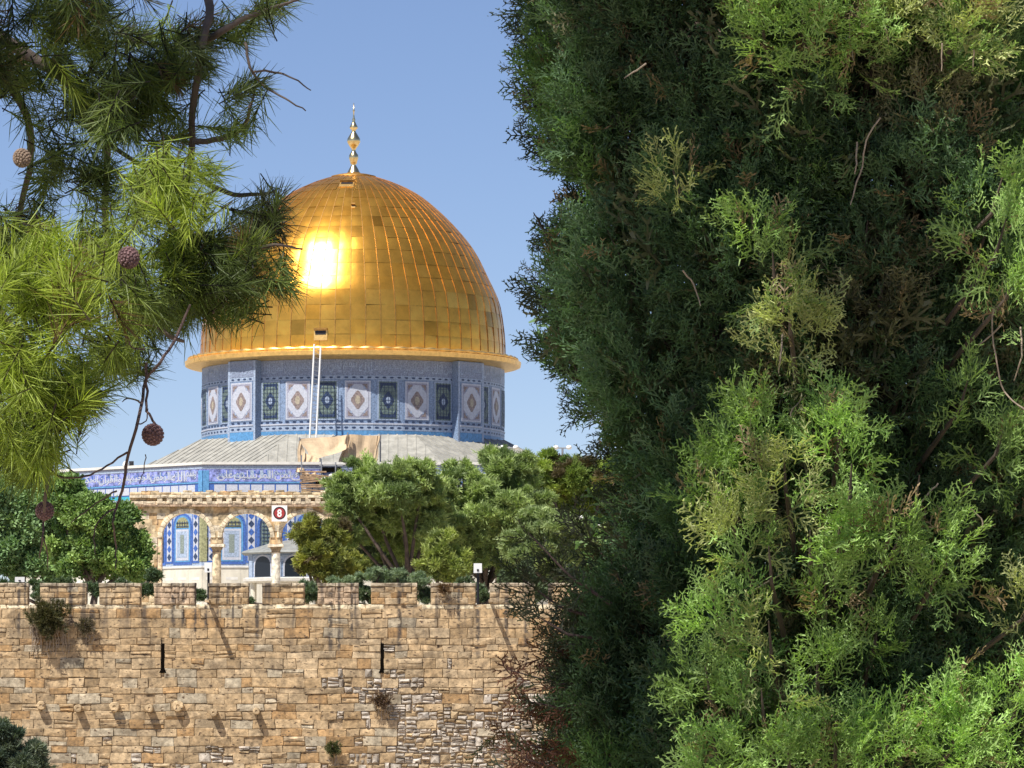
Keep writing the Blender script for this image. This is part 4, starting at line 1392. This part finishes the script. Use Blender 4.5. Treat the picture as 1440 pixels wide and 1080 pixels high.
LIT = ((1130, 50, .19, 16.85), (1075, 60, .12, 16.85), (1200, 40, .12, 16.8), (1250, 20, .10, 16.85), (1360, 30, .15, 16.85), (1345, 60, .08, 16.8), (1395, 300, .13, 16.8), (1400, 360, .13, 16.75), (1415, 420, .09, 16.8),
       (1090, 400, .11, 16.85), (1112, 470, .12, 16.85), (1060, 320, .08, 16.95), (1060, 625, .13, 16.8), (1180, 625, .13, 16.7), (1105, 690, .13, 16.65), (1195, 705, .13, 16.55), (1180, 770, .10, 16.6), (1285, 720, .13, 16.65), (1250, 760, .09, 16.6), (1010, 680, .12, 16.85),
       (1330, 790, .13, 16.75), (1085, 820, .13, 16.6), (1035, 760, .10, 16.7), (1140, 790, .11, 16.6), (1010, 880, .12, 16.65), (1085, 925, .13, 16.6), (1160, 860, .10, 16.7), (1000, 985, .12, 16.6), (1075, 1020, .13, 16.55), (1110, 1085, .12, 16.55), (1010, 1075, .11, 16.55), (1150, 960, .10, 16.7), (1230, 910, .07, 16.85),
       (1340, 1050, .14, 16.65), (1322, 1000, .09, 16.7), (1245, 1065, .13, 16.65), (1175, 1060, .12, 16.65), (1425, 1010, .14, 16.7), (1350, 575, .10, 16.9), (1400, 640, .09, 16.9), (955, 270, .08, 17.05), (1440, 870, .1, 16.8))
def make_pine():
    b = MB()
    b.tube([(-2.9, 12.2, -2.2), (-2.85, 12.2, -.5), (-2.9, 12.3, 1.5), (-2.75, 12.4, 3.5), (-2.8, 12.6, 5.4), (-2.6, 12.8, 7.2)], [.21, .17, .15, .13, .09, .03], 'bark', 20)
    b.build('trunk', pine, smooth=True)
    bl = MB()
    # limbs from trunk over the frame, then hanging branches
    limbs = [([(-840, -60), (-600, -250), (-200, -330), (60, -200), (200, -110), (290, -10), (285, 60), (272, 150), (268, 235), (250, 300), (215, 360)], 11.8, [.07, .06, .045, .028, .016, .012, .010, .009, .008, .006, .003]),
             ([(-830, 330), (-600, 150), (-250, -60), (-60, 20), (60, 90), (130, 150), (150, 210), (148, 290), (150, 340), (130, 400)], 12.1, [.065, .05, .04, .02, .014, .011, .010, .009, .008, .005]),
             ([(-830, 480), (-600, 250), (-300, 60), (-60, 60), (20, 130), (45, 200), (32, 280), (15, 360), (30, 440), (60, 520)], 12.3, [.06, .045, .035, .02, .011, .009, .008, .007, .006, .004]),
             ([(-830, 620), (-600, 500), (-250, 400), (-60, 400), (20, 470), (60, 540), (70, 600), (66, 680), (62, 720)], 10.8, [.06, .04, .03, .02, .014, .011, .008, .005, .003]),
             ([(285, 60), (310, 45), (345, 25), (385, 10), (420, 0)], 11.8, [.010, .009, .007, .005, .003]),
             ([(272, 200), (310, 195), (340, 182), (352, 150), (360, 125)], 11.8, [.008, .0075, .006, .004, .002]),
             ([(268, 235), (300, 262), (340, 275), (385, 270)], 11.8, [.008, .007, .006, .003]),
             ([(215, 360), (270, 330), (330, 350), (385, 345), (425, 350)], 11.6, [.007, .007, .006, .004, .002]),
             ([(250, 300), (280, 350), (300, 400), (300, 440)], 11.6, [.006, .006, .004, .003]),
             ([(345, 60), (352, 95), (370, 120), (400, 138), (430, 156)], 11.7, [.004, .0035, .003, .0025, .0015]),
             ([(358, 100), (385, 101), (412, 110), (437, 127)], 11.7, [.003, .003, .0022, .0014]),
             ([(130, 180), (170, 215), (215, 235), (262, 222)], 11.8, [.006, .006, .005, .003]),
             ([(150, 340), (200, 430), (235, 470), (258, 480)], 11.4, [.008, .007, .006, .004])]
    rng2 = random.Random(5)
    for pts, Y, rad in limbs:
        bl = MB(); ptube(bl, pts, [(12.25 if p_[0] < -800 else 12.0 if p_[0] < -500 else Y) + rng2.uniform(-.08, .08) for p_ in pts], rad, 'dark_bark', 10, wig=.0012); bl.build('branch', pine, smooth=True)
    # unseen overhead limbs added to carry the shading boughs
    for e in ((-1.2, 14.2, 4.6), (-.4, 15, 5.2), (.3, 15.6, 5.6), (-.9, 15.4, 4.5), (.6, 15.2, 4.9), (1.2, 15.5, 5.8)):
        a = Vector((-2.78, 12.5, 4.6 + .4 * e[0])); e = Vector(e)
        bl = MB(); bl.tube([a, a.lerp(e, .4) + Vector((0, 0, .35)), a.lerp(e, .75) + Vector((0, 0, .25)), e], [.06, .045, .03, .01], 'bark', 8); bl.build('branch', pine)

    # bare hanging twigs with cones
    bt = MB()
    bare = [([(268, 428), (250, 470), (225, 510), (205, 535), (195, 590), (180, 640), (172, 690), (163, 715), (160, 735), (162, 770), (163, 800)], [.002, .0034, .0034, .0034, .0034, .0032, .003, .0026, .002, .0018, .001]),
            ([(205, 510), (207, 550), (205, 572), (215, 590), (219, 600)], [.003, .003, .0028, .0025, .003]),
            ([(178, 636), (150, 655), (120, 670), (90, 672)], [.0024, .002, .0022, .002]),
            ([(160, 715), (140, 730), (132, 750), (134, 780)], [.002, .0018, .0016, .001]),
            ([(163, 690), (140, 705), (120, 720), (100, 735)], [.002, .0016, .0014, .001]),
            ([(190, 597), (205, 592), (208, 575)], [.0016, .0014, .0012]),
            ([(203, 490), (185, 488), (178, 470)], [.002, .0018, .001]), ([(196, 565), (180, 560), (172, 565)], [.002, .0018, .001]),
            ([(66, 640), (64, 700), (62, 735), (60, 755), (55, 785)], [.004, .0035, .0028, .002, .0012]), ([(60, 755), (66, 775), (68, 800)], [.002, .0014, .001]),
            ([(66, 640), (75, 665), (100, 672)], [.003, .003, .002]),
            ([(205, 640), (203, 660), (196, 680)], [.0012, .001, .0008])]
    for pts, rad in bare:
        bt = MB(); ptube(bt, pts, [11.0 + rng2.uniform(-.05, .05) for _ in pts], [q * 1.15 for q in rad], 'dark_twig', 6, wig=.0012); bt.build('bare_twig', pine)
    # cones
    for (px, py, r, mat, el) in ((215, 611, .0265, 'cone', 1.0), (63, 718, .0225, 'cone', 1.05), (31, 222, .022, 'cone_pale', 1.2), (181, 362, .026, 'cone', 1.2)):
        c = P(px, py, 10.95); q = MB()
        ax = Vector((random.uniform(-.2, .2), -.75, random.uniform(-.7, -.4))).normalized()
        Xa = ax.orthogonal().normalized(); Ya = ax.cross(Xa)
        vs = []; fs = []; nn = 14; mm = 10
        for i in range(mm + 1):
            th = math.pi * i / mm
            for k in range(nn):
                ph = 2 * math.pi * k / nn
                d = Xa * (math.sin(th) * math.cos(ph)) + Ya * (math.sin(th) * math.sin(ph)) + ax * (math.cos(th) * el)
                vs.append(c + d * r * .9)
        for i in range(mm):
            for k in range(nn): fs.append((i * nn + k, i * nn + (k + 1) % nn, (i + 1) * nn + (k + 1) % nn, (i + 1) * nn + k))
        q.add(vs, fs, mat)
        N = 110
        for i in range(N):
            z = 1 - 2 * (i + .5) / N; ph = i * 2.39996; rr = math.sqrt(1 - z * z)
            d = (Xa * rr * math.cos(ph) + Ya * rr * math.sin(ph) + ax * z)
            o = c + Xa * rr * math.cos(ph) * r * .9 + Ya * rr * math.sin(ph) * r * .9 + ax * z * el * r * .9
            u = d.orthogonal().normalized(); w = d.cross(u); s_ = r * .20
            base = [o + u * s_, o + w * s_, o - u * s_, o - w * s_]
            tip = [o + d * r * .12 + (p - o) * .55 + ax * r * .03 for p in base]
            q.add(base + tip, [(4, 5, 6, 7), (0, 1, 5, 4), (1, 2, 6, 5), (2, 3, 7, 6), (3, 0, 4, 7)], mat)
        q.build('cone', pine)
    # shoots: (cx, cy, rx, ry, n, depth, depth spread, mean direction deg (0 right, 90 up), spread deg, tone, scale)
    regs = [
        (-120, 60, 110, 90, 150, 12.2, .4, -80, 90, 0, 1.1), (-140, 260, 110, 90, 120, 12.2, .4, -80, 90, 0, 1.1), (-130, 450, 90, 90, 110, 12.0, .3, -80, 90, .3, 1.1), (-320, 20, 130, 110, 150, 12.3, .4, -90, 90, 0, 1.15),
        (-340, 250, 130, 100, 120, 12.3, .4, -90, 90, 0, 1.15), (-330, 480, 120, 90, 110, 12.1, .3, -90, 90, 0, 1.15), (-560, 60, 140, 120, 130, 12.4, .4, -90, 90, 0, 1.2), (-560, 330, 130, 110, 110, 12.4, .4, -90, 90, 0, 1.2),
        (-100, 600, 60, 60, 60, 11.8, .3, -80, 70, .2, 1.1), (60, 60, 90, 80, 150, 12.0, .5, -60, 90, 0, 1.0), (170, 90, 90, 90, 170, 12.0, .5, -60, 90, 0, 1.0), (250, 50, 70, 60, 95, 12.0, .4, -30, 80, 0, 1.0),
        (340, 25, 50, 30, 34, 11.9, .3, 0, 60, 0, 1.0), (395, 8, 25, 12, 9, 11.8, .2, -10, 50, 0, 1.0), (330, 100, 40, 45, 26, 11.9, .3, -30, 70, 0, .95),
        (130, 170, 60, 30, 40, 11.7, .3, -60, 60, 0, 1.1), (200, 150, 60, 40, 34, 11.9, .3, -70, 70, 0, 1.0), (30, 150, 50, 50, 50, 12, .4, -70, 80, 0, 1),
        (300, 200, 50, 40, 18, 11.9, .3, -30, 70, 0, .95), (352, 175, 30, 20, 12, 11.8, .2, -15, 55, 0, 1.0), (90, 250, 90, 50, 34, 12.0, .4, -70, 80, 0, .95),
        (200, 250, 60, 40, 22, 12.0, .3, -70, 80, 0, .95), (30, 300, 50, 50, 30, 12.0, .4, -80, 70, 0, 1.0),
        (235, 290, 60, 45, 62, 11.3, .25, -100, 80, 1, .95), (270, 260, 40, 30, 22, 11.4, .2, -60, 90, 1, .9), (200, 340, 55, 50, 46, 11.3, .25, -100, 70, 1, .9),
        (250, 390, 60, 50, 52, 11.5, .3, -80, 80, .35, .95), (300, 420, 45, 30, 30, 11.6, .2, -70, 60, 0, 1.0),
        (372, 290, 38, 26, 24, 11.7, .2, 20, 90, -.6, 1.0), (350, 340, 55, 32, 42, 11.6, .25, -20, 80, -.2, .95), (395, 320, 22, 28, 12, 11.6, .2, 0, 60, -.6, .9), (370, 385, 50, 28, 32, 11.6, .2, -30, 60, -.2, .95),
        (325, 370, 40, 40, 26, 11.6, .2, -40, 70, 0, .95), (310, 435, 30, 20, 14, 11.5, .2, -80, 40, -.2, 1.0),
        (70, 380, 70, 50, 60, 10.7, .25, 60, 80, 1.3, 1.05), (40, 440, 60, 60, 62, 10.7, .25, -40, 110, 1.3, 1.05), (110, 440, 60, 45, 50, 10.8, .25, -20, 90, 1.1, 1.0),
        (170, 440, 50, 40, 34, 11.3, .3, -60, 80, .4, .95), (215, 470, 45, 25, 22, 11.4, .2, -60, 70, 0, .95), (235, 455, 40, 30, 26, 11.5, .2, -60, 70, -.1, .95), (190, 500, 45, 22, 20, 11.4, .2, -40, 60, -.1, .95), (150, 490, 40, 35, 26, 11.3, .2, -50, 70, .2, .95),
        (30, 530, 50, 50, 60, 10.7, .25, -80, 80, 1.2, 1.05), (90, 540, 60, 45, 50, 10.8, .25, -40, 70, .9, 1.0), (120, 575, 35, 25, 20, 10.9, .2, -30, 50, .1, 1.05),
        (30, 610, 45, 45, 55, 10.7, .25, -90, 60, 1.0, 1.05), (75, 620, 40, 40, 34, 10.8, .2, -60, 60, .2, 1.0), (20, 655, 30, 30, 30, 10.8, .2, -95, 40, .3, 1.0),
        (40, 340, 60, 40, 40, 11.0, .3, -60, 100, .6, 1.0), (120, 330, 60, 50, 30, 11.7, .3, -80, 80, 0, .95), (160, 390, 40, 30, 20, 11.4, .3, -80, 80, .5, .95)]
    pos = []; dirs = []; cols = []; sc = []
    twb = MB()
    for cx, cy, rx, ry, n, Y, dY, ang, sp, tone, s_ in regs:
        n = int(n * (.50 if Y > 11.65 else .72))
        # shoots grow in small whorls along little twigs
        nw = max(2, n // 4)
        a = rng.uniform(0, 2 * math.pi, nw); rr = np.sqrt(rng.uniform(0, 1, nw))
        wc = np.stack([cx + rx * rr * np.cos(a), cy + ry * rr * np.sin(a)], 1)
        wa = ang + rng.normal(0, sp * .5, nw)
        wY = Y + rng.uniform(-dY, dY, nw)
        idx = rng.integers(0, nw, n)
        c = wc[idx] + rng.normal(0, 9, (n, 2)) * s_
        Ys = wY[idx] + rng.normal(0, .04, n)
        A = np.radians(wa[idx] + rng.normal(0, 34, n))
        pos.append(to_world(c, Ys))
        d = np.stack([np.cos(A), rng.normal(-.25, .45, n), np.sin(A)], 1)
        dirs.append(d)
        g0 = np.array([.085, .12, .032]); g1 = np.array([.24, .30, .048]); g2 = np.array([.040, .036, .030])  # higher tones paint sunlight into the needle colour of the bright regions
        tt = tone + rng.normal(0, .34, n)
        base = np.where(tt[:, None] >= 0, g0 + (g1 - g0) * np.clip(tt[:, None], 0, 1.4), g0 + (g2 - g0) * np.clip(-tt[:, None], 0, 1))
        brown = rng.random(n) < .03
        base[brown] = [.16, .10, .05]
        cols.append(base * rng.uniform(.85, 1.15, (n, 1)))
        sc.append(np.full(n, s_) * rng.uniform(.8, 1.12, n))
    parts = [scatter(T_NEED, np.concatenate(pos), np.concatenate(dirs), np.concatenate(sc), np.concatenate(cols))]
    # unseen pine boughs placed along sun rays above the frame to shade the cypress
    LC = [(P(a, b_, d - .05), c + .085) for a, b_, c, d in LIT]
    def lights(v):
        for c, rad in LC:
            w = v - c
            if (w - sun_dir * w.dot(sun_dir)).length < rad: return True
        return False
    bp = []
    for px in range(690, 1500, 36):
        for py in range(-80, 1120, 34):
            x, y = px + random.uniform(-14, 14), py + random.uniform(-14, 14)
            if random.random() < (.10 if x < 940 or y < 560 else .20): continue
            # crown surface of the cypress: roughly a cylinder about (1.19, 18)
            edge_side = x < 850
            X0 = (x - 720) / F * 17; dx = max(-1.05, min(1.05, X0 - 1.19)); ys = 18 - math.sqrt(1.12 - dx * dx * .98)
            p = P(x, y, 17.85 if edge_side else ys)
            zc = max(4.3, p.z + 2.4) + random.uniform(0, .5)
            v = p + sun_dir * ((zc - p.z) / sun_dir.z)
            if not lights(v): bp.append(v)
    bp = np.array([tuple(v) for v in bp])
    n = len(bp); per = 4; print('bough clumps', n)
    pp = np.repeat(bp, per, 0) + rng.normal(0, .06, (n * per, 3))
    dd = rng.normal(size=(n * per, 3)) + np.array([.3, .2, -.1])
    parts.append(scatter(T_NEED_BIG, pp, dd, rng.uniform(.8, 1.2, n * per), np.repeat([[.07, .10, .03]], n * per, 0)))
    # upper crown round the trunk, outside the frame
    n = 900
    pp = np.stack([rng.normal(-2.7, .9, n), rng.normal(12.8, .9, n), rng.uniform(3.2, 7.3, n)], 1)
    pp = np.array([v for v in pp if not lights(Vector(v))])
    # unseen boughs added up the sun rays to shade the pine's own visible foliage
    for px in range(-60, 330, 44):
        for py in range(-60, 260, 44):
            v = P(px + random.uniform(-15, 15), py + random.uniform(-15, 15), 11.85)
            if random.random() < .25: continue
            w = v + sun_dir * ((random.uniform(3.9, 4.4) - v.z) / sun_dir.z)
            pp = np.concatenate([pp, np.array(w)[None] + rng.normal(0, .05, (4, 3))])
    n = len(pp)
    parts.append(scatter(T_NEED_BIG, pp, rng.normal(size=(n, 3)), rng.uniform(.9, 1.4, n), np.repeat([[.07, .10, .03]], n, 0)))
    V, Q, C = join_np(parts)
    mesh_np('needles', V, Q, C, 'needles', pine)
make_pine()

# ================================================================== CYPRESS (right)
def spray_template(seed, L=.15, dens=1.0, w=.0031):
    """flattened branching cypress spray: stem with side branchlets, each again forked"""
    r_ = np.random.default_rng(seed)
    V = []; Q = []; C = []; o = [0]
    up = np.array([0, 1.0, 0])
    def seg(p0, p1, w0, w1, t):
        d_ = unit(p1 - p0); sd = unit(np.cross(up + r_.normal(size=3) * .45, d_))
        V.append(ribbon(p0, p1, w0, w1, sd)); Q.append(np.arange(4) + o[0]); C.append(np.repeat([[t, t, t * .95]], 4, 0)); o[0] += 4
    p = np.zeros(3); d = np.array([0, 0, 1.0]); N = max(3, int(6 * dens))
    curl = r_.normal(size=3) * .10
    for i in range(N):
        d = unit(d + r_.normal(size=3) * .08 + curl * .5)
        p2 = p + d * L / N
        seg(p, p2, w * .75, w * .7, .8)
        f = 1 - i / N
        for s_ in (-1, 1):
            ax = unit(np.cross(up, d)) * s_ + up * r_.normal() * .25
            bd = unit(d * r_.uniform(.6, 1.0) + ax)
            bl = L * (.16 + .36 * f) * r_.uniform(.55, 1.15)
            q = p2; M_ = 2
            for k in range(M_):
                bd = unit(bd + d * .15 + r_.normal(size=3) * .10)
                q2 = q + bd * bl / M_
                t = r_.uniform(.8, 1.2) * (1 + .18 * k)
                seg(q, q2, w * .95, w * (1.0 if k < M_ - 1 else .45), t)
                for s2 in (-1, 1):
                    ax2 = unit(np.cross(up, bd)) * s2 + up * r_.normal() * .3
                    cd = unit(bd + ax2 * .8)
                    seg(q2, q2 + cd * bl * .36 * r_.uniform(.6, 1.2), w * .95, w * .4, t * 1.1)
                q = q2
        p = p2
    return np.concatenate(V), np.array(Q), np.concatenate(C)
T_SPRAY = [spray_template(200 + i) for i in range(6)]
T_SPRAY_LO = [spray_template(230 + i, L=.22, dens=.7, w=.0055) for i in range(3)]
CXC, CYC = 1.19, 18.0
cyp = thing('cypress_tree', (CXC, CYC, -1.8), 'tall dense cypress filling the right half of the foreground', 'tree')
def edge_px(py):
    tab = [(-400, 720), (-100, 715), (0, 712), (60, 720), (120, 708), (160, 728), (220, 738), (255, 775), (275, 800), (300, 790), (320, 748), (350, 738), (400, 724), (450, 742), (515, 742), (545, 770), (590, 805), (640, 838), (700, 850), (760, 850),
           (800, 815), (850, 790), (900, 775), (950, 770), (1000, 765), (1080, 755), (1300, 760), (1700, 800)]
    for (a, b_), (c, d) in zip(tab, tab[1:]):
        if py <= c: return b_ + (d - b_) * max(0, (py - a)) / (c - a)
    return 800
def env_r(theta, z):
    """crown radius; theta 0 = right (+x), pi = left"""
    py = 1000 - z * F / 18
    left = (720 + CXC / 18 * F - edge_px(py)) / (F / 18)
    other = 1.12 + .1 * math.sin(z * 1.7 + 2 * theta)
    w = max(0, -math.cos(theta)) ** 1.5
    r = left * w + other * (1 - w)
    if z > 4: r *= max(.12, 1 - ((z - 4) / 3.8) ** 1.6)
    if z < -.8: r *= max(.4, 1 + (z + .8) * .5)
    return r
def make_cypress():
    b = MB()
    b.tube([(CXC, CYC, -2.2), (CXC + .03, CYC, 0), (CXC - .03, CYC, 3), (CXC + .02, CYC, 5.5), (CXC, CYC, 7.3)], [.2, .17, .13, .07, .02], 'bark', 12)
    b.build('trunk', cyp)
    bl = MB()
    lumps = []
    rr = random.Random(21)
    z = -1.5
    while z < 7.4:
        inframe = -.5 < z < 3.1
        n = 21 if inframe else 13
        for i in range(n):
            th = 2 * math.pi * (i + rr.random()) / n
            zz = z + rr.uniform(-.12, .12)
            e = env_r(th, zz)
            lr = rr.uniform(.13, .25) * (1 if inframe else 1.3)
            rad = e - lr * .9 + rr.uniform(-.22, .03)
            if math.cos(th) < -.75: rad = e - lr * .8 + rr.uniform(-.05, .02)
            lumps.append((Vector((CXC + rad * math.cos(th), CYC + rad * math.sin(th), zz)), lr, th, inframe))
        z += .24 if inframe else .4
    # protruding sunlit clumps seen in the photograph
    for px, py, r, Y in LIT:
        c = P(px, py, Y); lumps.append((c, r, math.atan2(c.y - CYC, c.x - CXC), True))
    pos = []; dirs = []; cols = []; sc = []; lo = []
    bpos = []; bdir = []
    nlit = len(LIT)
    for li, (c, lr, th, inf) in enumerate(lumps):
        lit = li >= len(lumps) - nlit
        out = np.array([math.cos(th), math.sin(th), 0])
        back = math.sin(th) > .35
        n = int((96 if inf and not back else 24) * (lr / .2) ** 2 * (1.35 if lit else 1.15))
        e = unit(rng.normal(size=(n, 3)) + out * .7 + np.array([0, 0, .15]))
        rad = lr * rng.uniform(.45, 1.0, n)[:, None]
        p = np.array(c) + e * rad * np.array([.95, .95, 1.5])
        d = e * .8 + out * .25 + np.array([0, 0, .75]) + rng.normal(size=(n, 3)) * .35
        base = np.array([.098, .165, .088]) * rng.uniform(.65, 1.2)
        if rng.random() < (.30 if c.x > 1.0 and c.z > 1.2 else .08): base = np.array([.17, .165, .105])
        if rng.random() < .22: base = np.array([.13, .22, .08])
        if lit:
            base = np.array([.28, .41, .14]) * rng.uniform(.65, 1.2)  # sunlight painted into these clumps as a lighter, yellower green
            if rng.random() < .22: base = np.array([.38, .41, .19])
        col = np.repeat(base[None], n, 0) * rng.uniform(.75, 1.3, (n, 1))
        dead = rng.random(n) < (.06 if lit else .03)
        col[dead] = [.26, .19, .12]
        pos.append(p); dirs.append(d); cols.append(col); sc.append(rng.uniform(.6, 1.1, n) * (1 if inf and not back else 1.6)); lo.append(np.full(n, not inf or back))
        a = Vector((CXC, CYC, c.z - .5 - .3 * rr.random())); e_ = c
        m_ = a.lerp(e_, .5) + Vector((0, 0, -.03))
        bl.tube([a, m_, e_, e_ + Vector((out[0] * lr * .6, out[1] * lr * .6, lr))], [.022, .015, .008, .002], 'dark_bark', 6)
    # inner dull growth that closes the crown
    n = 3000
    th = rng.uniform(0, 2 * math.pi, n); zz = rng.uniform(-1.4, 6.2, n); 
    er = np.array([env_r(t, z_) for t, z_ in zip(th, zz)]); rad = er * rng.uniform(.35, .82, n)
    p = np.stack([CXC + rad * np.cos(th), CYC + rad * np.sin(th), zz], 1)
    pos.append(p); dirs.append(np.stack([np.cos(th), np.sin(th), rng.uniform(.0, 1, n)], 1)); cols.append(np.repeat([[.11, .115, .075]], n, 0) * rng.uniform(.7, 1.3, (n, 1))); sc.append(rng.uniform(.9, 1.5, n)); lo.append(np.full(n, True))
    pos = [p for p in pos]
    for i_ in range(len(pos)):
        p = pos[i_]
        pxs = p[:, 0] / p[:, 1] * F + 720; pys = 1000 - p[:, 2] / p[:, 1] * F
        ed = np.array([edge_px(v) for v in pys]) + np.where(lo[i_], 115, 54) + rng.normal(0, 9, len(p))
        keep = pxs > ed
        # sprays shading the bright bulging clumps are cut away to let sunlight through
        for a, b_, c, d in LIT:
            ctr = np.array(P(a, b_, d)); sd = np.array(sun_dir); w = p - ctr; tt = w @ sd
            dist = np.linalg.norm(w - tt[:, None] * sd, axis=1)
            keep &= ~((tt > c * 1.2) & (tt < 2.2) & (dist < c * .95))
        pos[i_] = p[keep]; dirs[i_] = dirs[i_][keep]; cols[i_] = cols[i_][keep]; sc[i_] = sc[i_][keep]; lo[i_] = lo[i_][keep]
    # loose feathery sprays along the left silhouette, some reddish brown and drooping low down
    e_pos = []; e_dir = []; e_col = []
    for py in np.arange(-20, 1100, 9):
        for k in range(2):
            px = edge_px(py) + rng.uniform(28, 74); Y = 17.95 + rng.uniform(-.25, .25)
            q = np.array(P(px, py + rng.uniform(-6, 6), Y)); e_pos.append(q); e_dir.append([-1 + rng.normal() * .3, rng.normal() * .4, .3 + rng.normal() * .45]); e_col.append([.045, .058, .04])  # shade painted into the edge sprays as a darker green
    for (bx, by, tx, ty) in ((860, 850, 742, 748), (850, 830, 765, 790), (840, 870, 735, 815), (850, 900, 748, 862), (860, 960, 716, 942), (850, 985, 735, 985), (850, 1010, 722, 1000), (870, 1060, 704, 1036), (860, 1080, 740, 1068), (860, 940, 770, 905),
                             (850, 1110, 735, 1100), (880, 800, 815, 742)):
        Yb = 17.5 + random.uniform(-.15, .15)
        A = P(bx, by, Yb); B = P(tx, ty, Yb)
        m_ = A.lerp(B, .5) + Vector((0, 0, -.03))
        twl = MB(); twl.tube([A, m_, B], [.008, .005, .002], 'dark_twig', 6); twl.build('bare_twig', cyp)
        red = ty > 880
        for i in range(11 if red else 11):
            t = rng.uniform(.15, 1.0); q = A.lerp(B, t) + Vector((0, 0, -.03 * 4 * t * (1 - t)))
            dv = (B - A).normalized()
            e_pos.append(np.array(q) + rng.normal(size=3) * .012); e_dir.append([dv.x + rng.normal() * .4, rng.normal() * .4, dv.z + rng.normal() * .55 + .15])
            e_col.append([.13, .055, .035] if red and t > .25 and rng.random() < .75 else [.05, .06, .035])
    pos.append(np.array(e_pos)); dirs.append(np.array(e_dir)); cols.append(np.array(e_col) * rng.uniform(.8, 1.25, (len(e_pos), 1))); sc.append(rng.uniform(.6, 1.05, len(e_pos))); lo.append(np.full(len(e_pos), False))
    pos = np.concatenate(pos); dirs = np.concatenate(dirs); cols = np.concatenate(cols); sc = np.concatenate(sc); lo = np.concatenate(lo)
    print('sprays', len(pos), (~lo).sum())
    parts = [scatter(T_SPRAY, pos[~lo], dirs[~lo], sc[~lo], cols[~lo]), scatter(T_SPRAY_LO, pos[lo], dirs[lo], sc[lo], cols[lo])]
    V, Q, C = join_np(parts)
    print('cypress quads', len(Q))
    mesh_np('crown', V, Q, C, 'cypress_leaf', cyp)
    tag(bl.build('limbs', cyp), kind='stuff')
    # pale bare twigs hanging in the shaded hollows
    for pts in ([(1238, 165), (1218, 198), (1212, 235), (1203, 262), (1196, 288)], [(1205, 200), (1204, 230), (1202, 245)], [(1398, 430), (1395, 465), (1402, 510), (1412, 550), (1440, 575), (1470, 590)], [(1410, 455), (1390, 475), (1376, 485)],
                [(1435, 460), (1437, 500), (1426, 535)], [(1196, 10), (1195, 50), (1200, 85)], [(1245, 40), (1250, 60)], [(1325, 60), (1324, 100)], [(1370, 70), (1368, 100)], [(1100, 470), (1098, 500), (1095, 525)],
                [(908, 90), (890, 102), (878, 110)], [(1170, 730), (1180, 755), (1190, 770)], [(1060, 830), (1085, 815), (1100, 808)], [(1365, 715), (1382, 735), (1372, 755)], [(1320, 680), (1300, 700), (1285, 720)], [(1120, 600), (1112, 580), (1130, 560)], [(960, 380), (975, 400), (985, 430)]):
        Y = 16.72
        twl = MB(); ptube(twl, pts, [Y + random.uniform(-.03, .03) for _ in pts], [.0034] + [.003] * (len(pts) - 2) + [.0018], 'twig', 6, wig=.001); twl.build('bare_twig', cyp)
make_cypress()
